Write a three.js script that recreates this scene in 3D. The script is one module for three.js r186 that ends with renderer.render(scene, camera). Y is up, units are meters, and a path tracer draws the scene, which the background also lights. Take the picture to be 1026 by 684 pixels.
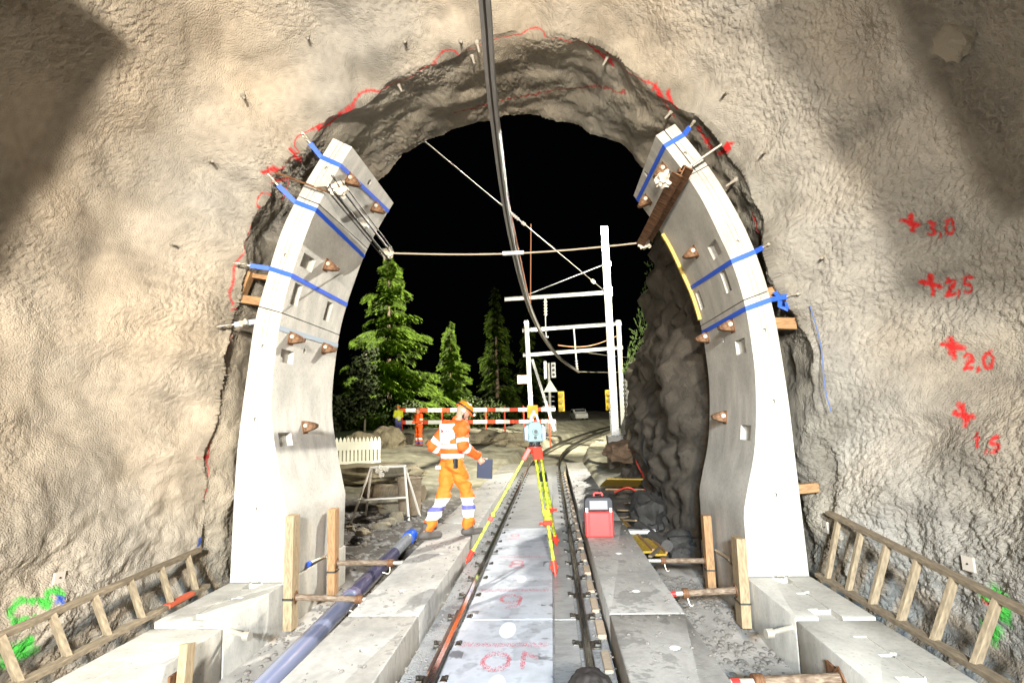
import * as THREE from 'three';
import { mergeGeometries, toCreasedNormals } from 'three/addons/utils/BufferGeometryUtils.js';
import { RoundedBoxGeometry } from 'three/addons/geometries/RoundedBoxGeometry.js';
import { ImprovedNoise } from 'three/addons/math/ImprovedNoise.js';
import { Brush, Evaluator, SUBTRACTION } from 'three-bvh-csg';

// ---------------------------------------------------------------- camera, sky, lamps, exposure
const scene = new THREE.Scene();
const camera = new THREE.PerspectiveCamera(61.93, 1024 / 682, 0.05, 600);
camera.rotation.order = 'YXZ';
camera.position.set(0.33, 1.75, 0);
camera.rotation.set(THREE.MathUtils.degToRad(7.6), THREE.MathUtils.degToRad(3.7), THREE.MathUtils.degToRad(-1.7));
const renderer = new THREE.WebGLRenderer({ antialias: true });
renderer.toneMapping = THREE.LinearToneMapping;
renderer.toneMappingExposure = 0.86;
renderer.shadowMap.enabled = true;
{
  const d = new Float32Array(16 * 8 * 4);                       // a moonless, nearly black night sky
  for (let i = 0; i < 128; i++) d.set([0.0006, 0.0007, 0.001, 1], i * 4);
  const t = new THREE.DataTexture(d, 16, 8, THREE.RGBAFormat, THREE.FloatType);
  t.mapping = THREE.EquirectangularReflectionMapping; t.magFilter = THREE.LinearFilter; t.needsUpdate = true;
  scene.background = t; scene.environment = t;
}
const moon = new THREE.DirectionalLight(0xbfd0ff, 0.004);       // night: the directional light is turned right down
moon.position.set(-20, 60, -30); moon.castShadow = true; scene.add(moon, moon.target);
// lamp heads: [position, target, colour, candela, cone half angle, penumbra, size factor]; their fittings are built further down
const WORK_LAMPS = [
  [[0.9, 4.2, 6.4], [-0.9, 2.2, -6.5], [1, 0.925, 0.82], 1480, 0.58, 0.8],
  [[-0.8, 3.3, 6.8], [0.0, 2.0, -6.5], [1, 0.94, 0.85], 660, 0.58, 0.8],
  [[0.1, 4.5, 6.6], [0, -0.5, -5.5], [0.46, 0.72, 1], 1050, 0.38, 0.6],
];
const FLOOD_LAMPS = [                                            // on the lighting tower
  [[8.3, 14.0, -25.0], [-1.5, 0.5, -9], [1, 0.97, 0.88], 5600, 0.42, 0.5],
  [[8.2, 14.0, -25.6], [3, 0, -48], [1, 0.95, 0.74], 6000, 0.72, 0.5],
];
const ROCK_LAMPS = [                                             // on the rock above the portal, aimed outwards
  [[4.6, 9.4, -11.2], [-5, 1.5, -26], [1, 0.95, 0.74], 2300, 0.66, 0.6],
  [[4.9, 9.4, -11.4], [-10, 8.2, -46], [0.98, 0.96, 0.74], 40000, 0.25, 0.5],
];
function lamp([p, q, c, cd, angle, pen], size) {
  const l = new THREE.SpotLight(new THREE.Color().setRGB(...c), cd, 0, angle, pen, 2);
  l.position.set(...p); l.target.position.set(...q); l.castShadow = true; l.shadow.radius = size; l.shadow.mapSize.set(1024, 1024);
  scene.add(l, l.target); return l;
}
for (const a of WORK_LAMPS) lamp(a, 13);
for (const a of [...FLOOD_LAMPS, ...ROCK_LAMPS]) lamp(a, 7);

// ---------------------------------------------------------------- helpers
const { PI, sin, cos, abs, min, max, sqrt, floor, hypot } = Math;
const V = (x, y, z) => new THREE.Vector3(x, y, z);
const lerp = THREE.MathUtils.lerp, clamp = THREE.MathUtils.clamp, smooth = (a, b, x) => { x = clamp((x - a) / (b - a), 0, 1); return x * x * (3 - 2 * x); };
function rng(s) { return () => { s |= 0; s = s + 0x6D2B79F5 | 0; let t = Math.imul(s ^ s >>> 15, 1 | s); t = t + Math.imul(t ^ t >>> 7, 61 | t) ^ t; return ((t ^ t >>> 14) >>> 0) / 4294967296; }; }
const inoise = new ImprovedNoise();
const N3 = (x, y, z) => inoise.noise(x + 37.3, y + 11.7, z + 71.9);
const fbm = (x, y, z, o = 4) => { let a = 0.5, s = 0; for (let i = 0; i < o; i++) { s += a * N3(x, y, z); x *= 2.03; y *= 2.01; z *= 2.05; a *= 0.5; } return s; };
const taken = {};
function numbered(n) { const k = taken[n] = (taken[n] ?? -1) + 1; return k ? n + '_' + String(k).padStart(3, '0') : n; }
function tag(o, label, category, group, kind) {
  if (label) o.userData.label = label;
  if (category) o.userData.category = category;
  if (group) o.userData.group = group;
  if (kind) o.userData.kind = kind;
  return o;
}
function thing(name, label, category, pos = [0, 0, 0], turn = 0, group) {
  const o = new THREE.Group(); o.name = numbered(name); o.position.set(...pos); o.rotation.y = turn; scene.add(o);
  return tag(o, label, category, group);
}
function flat(g) { const q = g.index ? g.toNonIndexed() : g; for (const k of Object.keys(q.attributes)) if (!['position', 'normal', 'uv', 'color'].includes(k)) q.deleteAttribute(k); return q; }
function merged(list) { list = Array.isArray(list) ? list.map(flat) : [list]; return list.length > 1 ? mergeGeometries(list) : list[0]; }
function part(name, geo, m, parent) {
  const o = new THREE.Mesh(merged(geo), m); o.name = parent ? name : numbered(name); o.castShadow = o.receiveShadow = true;
  (parent ?? scene).add(o); return o;
}
function solo(name, geo, m, label, category, group) { return tag(part(name, geo, m), label, category, group); }
function struct(name, geo, m) { return tag(part(name, geo, m), null, null, null, 'structure'); }
function copyOf(o, label, pos, turn) { const c = o.clone(); c.name = numbered(o.name.replace(/_\d{3}$/, '')); scene.add(c); c.userData = { ...o.userData }; if (label) c.userData.label = label; if (pos) c.position.set(...pos); if (turn !== undefined) c.rotation.y = turn; return c; }
function boxUV(g, s = 1) {                                       // uv in metres, u along z wherever possible
  g = flat(g); if (!g.attributes.normal) g.computeVertexNormals();
  const p = g.attributes.position, uv = new Float32Array(p.count * 2), a = V(), b = V(), c = V();
  for (let i = 0; i < p.count; i += 3) {
    a.fromBufferAttribute(p, i); b.fromBufferAttribute(p, i + 1); c.fromBufferAttribute(p, i + 2);
    const n = b.clone().sub(a).cross(c.clone().sub(a)), x = abs(n.x), y = abs(n.y), z = abs(n.z);
    [a, b, c].forEach((v, k) => { const q = x >= y && x >= z ? [v.z, v.y] : y >= z ? [v.z, v.x] : [v.x, v.y]; uv[(i + k) * 2] = q[0] * s; uv[(i + k) * 2 + 1] = q[1] * s; });
  }
  g.setAttribute('uv', new THREE.BufferAttribute(uv, 2)); return g;
}
const bx = (w, h, d, x = 0, y = 0, z = 0, r = 0) => boxUV(r ? new RoundedBoxGeometry(w, h, d, 1, r) : new THREE.BoxGeometry(w, h, d)).translate(x, y, z);
const UP = V(0, 1, 0);
function along(g, a, b, roll = 0) {                              // g lies along +z, centred: move it between a and b
  a = Array.isArray(a) ? V(...a) : a; b = Array.isArray(b) ? V(...b) : b;
  const d = b.clone().sub(a).normalize(), ref = abs(d.y) > 0.95 ? V(0, 0, 1) : UP, x = ref.clone().cross(d).normalize(), y = d.clone().cross(x);
  const m = new THREE.Matrix4().makeBasis(x, y, d); if (roll) m.multiply(new THREE.Matrix4().makeRotationZ(roll));
  m.setPosition(a.clone().add(b).multiplyScalar(0.5)); return g.applyMatrix4(m);
}
const dist = (a, b) => hypot(a[0] - b[0], a[1] - b[1], a[2] - b[2]);
const arr = (v) => Array.isArray(v) ? v : v.toArray();
const beam = (a, b, w, h, r = 0, roll = 0) => along(bx(w, h, dist(arr(a), arr(b)), 0, 0, 0, r), a, b, roll);
const rod = (a, b, r, seg = 8, r2 = r) => along(flat(new THREE.CylinderGeometry(r2, r, dist(arr(a), arr(b)), seg)).rotateX(PI / 2), a, b);
const tube = (pts, r, seg = 24, rad = 6) => flat(new THREE.TubeGeometry(new THREE.CatmullRomCurve3(pts.map((p) => V(...p)), false, 'centripetal'), seg, r, rad));
const ball = (r, x, y, z, w = 10, h = 8) => flat(new THREE.SphereGeometry(r, w, h)).translate(x, y, z);
function prism(pts, depth, bevel = 0) {                          // outline in x,y pushed along z, centred in z
  const s = new THREE.Shape(pts.map(([x, y]) => new THREE.Vector2(x, y)));
  const g = new THREE.ExtrudeGeometry(s, { depth: depth - 2 * bevel, bevelEnabled: bevel > 0, bevelSize: bevel, bevelThickness: bevel, bevelOffset: -bevel, bevelSegments: 1, curveSegments: 6 });
  return boxUV(g.translate(0, 0, -depth / 2 + bevel));
}
const hash3 = (i, j, k) => { let h = Math.imul(i + 101, 374761393) + Math.imul(j + 57, 668265263) + Math.imul(k + 11, 1442695041) | 0; h = Math.imul(h ^ h >>> 15, 0x85ebca6b); h = Math.imul(h ^ h >>> 13, 0xc2b2ae35); h ^= h >>> 16; return h >>> 0; };
// ---------------------------------------------------------------- procedural textures
function tex(w, h, fn, srgb, rep = 1) {
  const d = new Uint8Array(w * h * 4);
  for (let y = 0; y < h; y++) for (let x = 0; x < w; x++) { const c = fn(x / w, y / h); for (let k = 0; k < 3; k++) d[(y * w + x) * 4 + k] = clamp(c[k] * 255, 0, 255); d[(y * w + x) * 4 + 3] = 255; }
  const t = new THREE.DataTexture(d, w, h); t.wrapS = t.wrapT = THREE.RepeatWrapping; t.magFilter = THREE.LinearFilter; t.repeat.set(rep, rep);
  if (srgb) t.colorSpace = THREE.SRGBColorSpace; t.needsUpdate = true; return t;
}
const tile = (u, v, f, seed) => { const a = u * 2 * PI, b = v * 2 * PI, r = f / (2 * PI), q = r * (1.7 + cos(b)); return inoise.noise(seed * 3.1 + q * cos(a) + 90, seed * 1.7 + q * sin(a) + 90, seed + r * sin(b) + 90); };   // noise on a torus: it repeats without a seam
const tfbm = (u, v, f, s, o = 4) => { let a = 0.55, r = 0; for (let i = 0; i < o; i++) { r += a * tile(u, v, f, s + i * 7.3); f *= 2.1; a *= 0.55; } return r; };
const mono = (v) => [v, v, v];
const rp = rng(5), pores = Array.from({ length: 700 }, () => [rp(), rp(), 0.0012 + 0.004 * rp() ** 3]);
const poreMap = (() => { const n = 512, a = new Float32Array(n * n); for (const [x, y, r] of pores) { const R = Math.ceil(r * n); for (let j = -R; j <= R; j++) for (let i = -R; i <= R; i++) if (i * i + j * j <= R * R) a[((floor(y * n) + j + n) % n) * n + (floor(x * n) + i + n) % n] = 1; } return (u, v) => a[floor(v * n) % n * n + floor(u * n) % n]; })();
const T = {
  concrete: tex(512, 512, (u, v) => { const b = 0.90 + 0.17 * tfbm(u, v, 4, 3, 5) + 0.07 * tfbm(u, v, 40, 9, 2) - 0.10 * poreMap(u, v); return [b, b * 0.995, b * 0.98]; }, true, 0.6),
  concreteB: tex(512, 512, (u, v) => mono(0.6 + 0.25 * tfbm(u, v, 60, 4, 3) + 0.12 * tfbm(u, v, 8, 8, 2) - 0.25 * poreMap(u, v)), false, 0.6),
  dirty: tex(512, 512, (u, v) => { const n = tfbm(u, v, 5, 21, 6), f = tfbm(u, v, 46, 31, 3), s = smooth(0.12, 0.3, n + 0.35 * f); const b = 0.86 + 0.28 * n + 0.10 * f - 0.22 * s; return [b, b * 0.985, b * 0.955]; }, true, 0.4),
  wood: tex(256, 256, (u, v) => { const g = tile(u, v * 9, 6, 2) * 0.5 + sin((v * 26 + 1.4 * tile(u, v, 3, 5)) * 2 * PI) * 0.11 + 0.2 * tile(u * 2, v * 24, 12, 8); const b = 0.86 + 0.3 * g; return [b, b * 0.97, b * 0.90]; }, true, 1),
  grain: tex(512, 512, (u, v) => mono(0.5 + 0.55 * tfbm(u, v, 36, 13, 4)), false, 1),
  pebble: tex(512, 512, (u, v) => { const n = 40, i = floor(u * n), j = floor(v * n); let m = 9, m2 = 9; for (let a = -1; a <= 1; a++) for (let b = -1; b <= 1; b++) { const A = (i + a + n) % n, B = (j + b + n) % n, h = hash3(A + 3, B + 5, 9), dx = i + a + (h & 1023) / 1023 - u * n, dy = j + b + (h >>> 10 & 1023) / 1023 - v * n, d = dx * dx + dy * dy; if (d < m) m = d; } return mono(clamp(0.2 + 0.8 * max(0, 1 - m * 1.9) + 0.3 * tile(u, v, 60, 3), 0, 1)); }, false, 1),
  scratch: tex(256, 256, (u, v) => mono(0.5 + 0.5 * tfbm(u, v, 14, 33, 4)), false, 1),
  rust: tex(256, 256, (u, v) => { const n = tfbm(u, v, 9, 44, 5); return [0.80 + 0.5 * n, 0.78 + 0.6 * n, 0.75 + 0.66 * n]; }, true, 1),
};
const lin = (r, g, b) => new THREE.Color().setRGB(r, g, b);
const mat = (c, rough = 0.8, o = {}) => new THREE.MeshStandardMaterial({ color: Array.isArray(c) ? lin(...c) : new THREE.Color(c), roughness: rough, ...o });
const M = {
  precast: mat([0.57, 0.55, 0.50], 0.75, { map: T.concrete, bumpMap: T.concreteB, bumpScale: 0.002 }),
  walkway: mat([0.46, 0.455, 0.445], 0.7, { map: T.dirty, bumpMap: T.concreteB, bumpScale: 0.004 }),
  slab: mat([0.38, 0.395, 0.42], 0.38, { map: T.dirty, bumpMap: T.concreteB, bumpScale: 0.003 }),
  timber: mat([0.42, 0.33, 0.22], 0.75, { map: T.wood, bumpMap: T.wood, bumpScale: 0.002 }),
  greyTimber: mat([0.27, 0.225, 0.17], 0.85, { map: T.wood, bumpMap: T.wood, bumpScale: 0.003 }),
  orangeTimber: mat([0.45, 0.27, 0.14], 0.75, { map: T.wood }),
  darkSteel: mat([0.10, 0.095, 0.085], 0.45, { metalness: 0.7, map: T.rust }),
  rust: mat([0.24, 0.115, 0.05], 0.7, { metalness: 0.25, map: T.rust }),
  galv: mat([0.55, 0.56, 0.57], 0.42, { metalness: 0.75, roughnessMap: T.scratch }),
  alu: mat([0.26, 0.25, 0.23], 0.45, { metalness: 0.6 }),
  railSteel: mat([0.15, 0.145, 0.14], 0.4, { metalness: 0.8, map: T.rust }),
  strap: mat([0.02, 0.10, 0.62], 0.6), strapPale: mat([0.30, 0.36, 0.42], 0.7),
  zinc: mat([0.62, 0.58, 0.48], 0.4, { metalness: 0.6 }),
  white: mat([0.78, 0.78, 0.75], 0.5), paper: mat([0.66, 0.60, 0.48], 0.9),
  black: mat([0.015, 0.015, 0.016], 0.5), red: mat([0.62, 0.03, 0.025], 0.4), yellow: mat([0.72, 0.50, 0.02], 0.5),
};
const MARKS = [["#c81e1c",0.008,0.9,[[0.114,1.798],[0.1245,1.798],[0.1345,1.773],[0.145,1.756],[0.1555,1.756],[0.1655,1.752],[0.1755,1.744],[0.1865,1.723],[0.198,1.702],[0.209,1.715],[0.2195,1.752],[0.2295,1.793],[0.24,1.835],[0.2505,1.843],[0.261,1.851],[0.2715,1.868],[0.283,1.864],[0.2935,1.876],[0.303,1.897],[0.313,1.897],[0.3235,1.88],[0.3335,1.872],[0.343,1.889],[0.352,1.91],[0.3625,1.901],[0.373,1.864],[0.383,1.847],[0.3935,1.847],[0.404,1.822],[0.414,1.789],[0.424,1.76],[0.435,1.785],[0.4465,1.822],[0.458,1.851],[0.4695,1.876],[0.481,1.885],[0.4915,1.868],[0.5015,1.86],[0.511,1.876],[0.5205,1.897],[0.5305,1.914],[0.542,1.91],[0.551,1.794],[0.5605,1.677],[0.57,1.635],[0.5795,1.623],[0.5905,1.702],[0.601,1.769],[0.6115,1.773],[0.622,1.752],[0.63,1.723]]],["#c81e1c",0.018,1,[[0.3215,2.07],[0.3255,2.02],[0.329,1.97],[0.333,1.87]]],["#c81e1c",0.018,1,[[0.3195,1.957],[0.3235,1.782],[0.327,1.708],[0.331,1.57],[0.326,1.533],[0.3205,1.533],[0.3155,1.533]]],["#c81e1c",0.025,1,[[0.344,1.957],[0.3435,1.857],[0.3445,1.633]]],["#c81e1c",0.018,1,[[0.367,1.87],[0.3715,1.82],[0.3755,1.733],[0.381,1.758],[0.386,1.845]]],["#c81e1c",0.018,1,[[0.5635,1.67],[0.5685,1.595],[0.5735,1.57],[0.579,1.533]]],["#c81e1c",0.018,1,[[0.571,1.82],[0.5735,1.683],[0.5765,1.57]]],["#c81e1c",0.018,1,[[0.621,1.795],[0.625,1.782],[0.6295,1.758],[0.6335,1.72]]],["#c81e1c",0.016,0.6,[[0.6115,1.77],[0.616,1.758],[0.6205,1.733],[0.6245,1.645],[0.6285,1.545],[0.633,1.508]]],["#c81e1c",0.025,1,[[0.667,1.695],[0.6725,1.895],[0.676,1.733]]],["#c81e1c",0.025,1,[[0.6725,1.97],[0.672,1.708],[0.6715,1.57]]],["#c81e1c",0.02,0.7,[[0.714,1.583],[0.718,1.57],[0.723,1.595],[0.727,1.595],[0.731,1.545],[0.7375,1.745],[0.741,1.645],[0.745,1.608]]],["#c81e1c",0.03,0.5,[[0.6495,1.67],[0.654,1.583],[0.659,1.52],[0.6635,1.508],[0.6695,1.508]]],["#8c2018",0.018,0.4,[[0.459,0.57],[0.465,0.51],[0.471,0.51],[0.477,0.51],[0.483,0.51],[0.4895,0.42],[0.4955,0.45],[0.502,0.48],[0.509,0.54],[0.5155,0.57],[0.5225,0.54],[0.529,0.6],[0.5355,0.66],[0.542,0.69],[0.548,0.72],[0.5535,0.75],[0.559,0.78],[0.5655,0.93],[0.5715,1.02],[0.5775,1.11],[0.583,1.17],[0.5885,1.2],[0.594,1.26]]],["#c81e1c",0.022,1,[[0.7555,3.033],[0.7575,3.07],[0.7595,3.108],[0.7615,3.133]]],["#c81e1c",0.022,1,[[0.754,3.12],[0.757,3.095],[0.76,3.083],[0.763,3.058]]],["#c81e1c",0.014,1,[[0.7615,3.208],[0.7635,3.258],[0.765,3.208],[0.7675,3.233],[0.7685,3.195],[0.767,3.17]]],["#c81e1c",0.014,1,[[0.769,3.27],[0.771,3.258]]],["#c81e1c",0.014,1,[[0.7675,3.345],[0.7645,3.383],[0.7655,3.42],[0.769,3.408],[0.7715,3.37],[0.7705,3.333],[0.7675,3.345]]],["#c81e1c",0.022,1,[[0.787,2.983],[0.7885,3.033],[0.79,3.07],[0.7915,3.12]]],["#c81e1c",0.022,1,[[0.785,3.083],[0.7875,3.058],[0.7905,3.058],[0.7935,3.045]]],["#c81e1c",0.014,1,[[0.791,3.17],[0.7895,3.208],[0.791,3.233],[0.793,3.208],[0.7945,3.158],[0.7955,3.133],[0.796,3.17],[0.796,3.208]]],["#c81e1c",0.014,1,[[0.7955,3.233],[0.7975,3.22]]],["#c81e1c",0.014,1,[[0.7915,3.383],[0.791,3.32],[0.793,3.295],[0.794,3.333],[0.796,3.345],[0.797,3.308],[0.796,3.27]]],["#c81e1c",0.022,1,[[0.8165,3.058],[0.818,3.108],[0.819,3.158],[0.8205,3.195]]],["#c81e1c",0.022,1,[[0.814,3.145],[0.817,3.133],[0.82,3.12],[0.823,3.12]]],["#c81e1c",0.014,1,[[0.824,3.183],[0.8225,3.208],[0.8235,3.233],[0.8265,3.22],[0.828,3.195],[0.8295,3.17],[0.8295,3.195],[0.8295,3.233]]],["#c81e1c",0.014,1,[[0.8295,3.27],[0.832,3.258]]],["#c81e1c",0.014,1,[[0.827,3.308],[0.824,3.333],[0.824,3.37],[0.8275,3.383],[0.831,3.358],[0.8305,3.32],[0.827,3.308]]],["#c81e1c",0.022,1,[[0.849,3.133],[0.85,3.195],[0.851,3.245],[0.852,3.308]]],["#c81e1c",0.022,1,[[0.8455,3.195],[0.849,3.208],[0.852,3.233],[0.8555,3.245]]],["#c81e1c",0.014,1,[[0.86,3.358],[0.858,3.37],[0.861,3.395],[0.864,3.408]]],["#c81e1c",0.014,1,[[0.8645,3.483],[0.8665,3.483]]],["#c81e1c",0.014,1,[[0.86,3.57],[0.86,3.52],[0.8625,3.533],[0.8625,3.57],[0.864,3.595],[0.8655,3.558],[0.8655,3.533]]],["#3fae3a",0.03,0.6,[[0.076,3.983],[0.0775,3.933],[0.08,3.908],[0.0795,3.858],[0.079,3.82],[0.079,3.77],[0.0765,3.745],[0.074,3.708]]],["#3fae3a",0.035,0.6,[[0.0725,3.958],[0.071,3.895],[0.07,3.845],[0.0705,3.808],[0.0715,3.77]]],["#3fae3a",0.03,0.7,[[0.076,3.758],[0.0785,3.72],[0.081,3.683],[0.08,3.633],[0.0785,3.583]]],["#3fae3a",0.05,0.8,[[0.055,3.945],[0.057,3.92],[0.0595,3.895],[0.06,3.858],[0.0605,3.808],[0.0615,3.783]]],["#3fae3a",0.04,0.6,[[0.061,3.933],[0.059,3.883],[0.057,3.82],[0.055,3.77]]],["#2b49a8",0.02,0.7,[[0.076,3.658],[0.077,3.633],[0.0775,3.595]]],["#2b49a8",0.02,0.7,[[0.0785,3.62],[0.0765,3.62],[0.0745,3.62]]],["#3fae3a",0.04,0.6,[[0.928,3.47],[0.925,3.545],[0.923,3.583],[0.924,3.633],[0.925,3.67],[0.926,3.72],[0.929,3.683],[0.932,3.645],[0.935,3.62]]],["#3fae3a",0.04,0.6,[[0.9375,3.445],[0.94,3.458],[0.942,3.483],[0.9445,3.508],[0.941,3.545],[0.9385,3.583]]],["#2b49a8",0.02,0.7,[[0.0865,1.845],[0.089,1.832],[0.092,1.82]]],["#c81e1c",0.02,0.6,[[0.14,2.02],[0.1395,1.82],[0.1395,1.733]]],["#c84a40",0.03,0.4,[[0.928,3.47],[0.929,3.508],[0.9295,3.558],[0.93,3.62]]]];
// ---------------------------------------------------------------- the excavated rock, sprayed with concrete
const RIM_Z = -6.4, THROAT_Z = -8.25;
const RIM = [[-3.80, -1.2], [-3.74, -0.5], [-3.72, -0.04], [-3.62, 0.93], [-3.55, 1.6], [-3.43, 2.52], [-3.32, 3.35], [-3.2, 4.09], [-2.93, 4.77], [-2.5, 5.26], [-2.06, 5.56], [-1.69, 5.78], [-1.0, 6.09], [-0.38, 6.29], [0.25, 6.37], [0.84, 6.23], [1.25, 6.0], [1.68, 5.64], [2.05, 5.25], [2.42, 4.75], [2.76, 4.05], [2.92, 3.42], [3.12, 2.62], [3.22, 1.85], [3.27, 1.32], [3.30, 0.19], [3.32, -0.5], [3.36, -1.2]];
const NT = 1500;
const rimTable = (() => {
  const c = new THREE.CatmullRomCurve3(RIM.map(([x, y]) => V(x, y, 0)), false, 'centripetal'); c.arcLengthDivisions = 600;
  const p = c.getSpacedPoints(NT), q = p.map((_, i) => { const a = p[max(0, i - 25)], b = p[min(NT, i + 25)], l = hypot(b.x - a.x, b.y - a.y); return [p[i].x, p[i].y, -(b.y - a.y) / l, (b.x - a.x) / l]; });
  return q;                                                     // x, y, outward normal
})();
const rimLength = new THREE.CatmullRomCurve3(RIM.map(([x, y]) => V(x, y, 0)), false, 'centripetal').getLength();
function rimAt(t) { const f = clamp(t, 0, 1) * NT, i = min(NT - 1, floor(f)), k = f - i, a = rimTable[i], b = rimTable[i + 1]; return a.map((v, j) => lerp(v, b[j], k)); }
function flare(z, y) {                                           // how far the wall stands outside the rim at depth z, and its slope
  if (z <= RIM_Z) return [0, 0];
  const D = lerp(0.62, 1.42, smooth(0.1, 2.4, y)), L = 0.95, e = Math.exp(-(z - RIM_Z) / L); return [D * (1 - e), D * e / L];
}
function cells(x, y, z) {                                        // distance to the nearest scattered pebble centre, 0 at its middle
  const i = floor(x), j = floor(y), k = floor(z); let m = 9;
  for (let a = -1; a <= 1; a++) for (let b = -1; b <= 1; b++) for (let c = -1; c <= 1; c++) {
    const h = hash3(i + a, j + b, k + c), dx = i + a + (h & 1023) / 1023 - x, dy = j + b + (h >>> 10 & 1023) / 1023 - y, dz = k + c + (h >>> 20 & 1023) / 1023 - z, d = dx * dx + dy * dy + dz * dz; if (d < m) m = d;
  }
  return sqrt(m);
}
const lump = (x, y, z) => { const d = cells(x, y, z); return max(0, 1 - d * d * 2.4); };
function rough(x, y, z, throat) {
  const low = 1 - smooth(0.0, 2.4, y), wx = x + 0.25 * N3(x * 1.3, y * 1.3, z * 1.3 + 20), wy = y + 0.25 * N3(x * 1.3 + 20, y * 1.3, z * 1.3);
  let h = 0.19 * N3(wx * 0.8, wy * 0.8, z * 0.8) + 0.085 * N3(wx * 1.9 + 9, wy * 1.9, z * 1.9) + 0.028 * N3(wx * 4.3, wy * 4.3 + 5, z * 4.3);
  h += (0.004 + 0.060 * low) * fbm(wx * 6, wy * 6, z * 6 + 3, 4);
  const g = clamp(0.30 + 1.5 * N3(x * 0.9 + 40, y * 0.9, z * 0.9) + 0.75 * smooth(1.5, 3.8, x) + 0.35 * smooth(3.5, 5.5, y), 0.06, 1.2);   // coarse or fine spray
  h += g * (0.017 * lump(x * 19, y * 19, z * 19) + 0.014 * lump(x * 33 + 5, y * 33, z * 33));
  if (throat) h += throat * (0.14 * fbm(x * 1.9, y * 1.9, z * 1.9, 5) + 0.05 * (0.5 - cells(wx * 2.6, wy * 2.6, z * 2.6)) + 0.02 * (0.5 - cells(wx * 6, wy * 6, z * 6)));
  return h;
}
function wallPoint(t, z, withRough = true) {                     // point and inward normal
  const [x, y, nx, ny] = rimAt(t), wob = smooth(-7.6, -6.9, z) * smooth(-4.8, -5.6, z) * (0.16 * N3(x * 1.2, y * 1.2, 3) + 0.10 * N3(x * 3.3, y * 3.3, 8)), [d, s] = flare(z + wob, y), l = hypot(1, s);
  const pinch = -0.17 * smooth(3.0, 1.0, y) * smooth(RIM_Z - 0.02, RIM_Z - 0.4, z), n = V(-nx / l, -ny / l, s / l), p = V(x + nx * (d + pinch), y + ny * (d + pinch), z);
  if (withRough) { const th = smooth(RIM_Z + 0.25, RIM_Z - 0.3, z + wob); p.addScaledVector(n, rough(p.x, p.y, p.z, th) * lerp(1, 0.75, th) - 0.05 * th); }
  return { p, n };
}
const V_METRES = 6.6;                                            // the painted map covers this much of the wall, from deep in the throat to in front
const wallStations = [];                                         // [z, metres from the throat's end]
{
  let s = 0, z = THROAT_Z;
  while (z < -2.45) { wallStations.push([z, s]); const step = z < RIM_Z - 0.4 ? 0.03 : 0.0125, sl = flare(z, 3)[1]; z += step / hypot(1, sl); s += step; }
}
function stationOf(z) { let i = 1; while (i < wallStations.length - 1 && wallStations[i][0] < z) i++; const a = wallStations[i - 1], b = wallStations[i]; return lerp(a[1], b[1], (z - a[0]) / (b[0] - a[0])); }
function gridMesh(nu, nv, point, uvOf, uv1Of) {
  const P = new Float32Array((nu + 1) * (nv + 1) * 3), U = new Float32Array((nu + 1) * (nv + 1) * 2), U1 = uv1Of && new Float32Array(U.length), I = [];
  for (let j = 0; j <= nv; j++) for (let i = 0; i <= nu; i++) {
    const k = j * (nu + 1) + i, p = point(i, j); P.set(p.toArray ? p.toArray() : p, k * 3); U.set(uvOf(i, j, p), k * 2); if (U1) U1.set(uv1Of(i, j, p), k * 2);
    if (i < nu && j < nv) I.push(k, k + 1, k + nu + 1, k + 1, k + nu + 2, k + nu + 1);
  }
  const g = new THREE.BufferGeometry(); g.setAttribute('position', new THREE.BufferAttribute(P, 3)); g.setAttribute('uv', new THREE.BufferAttribute(U, 2));
  if (U1) g.setAttribute('uv1', new THREE.BufferAttribute(U1, 2)); g.setIndex(I); g.computeVertexNormals(); return g;
}

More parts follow.
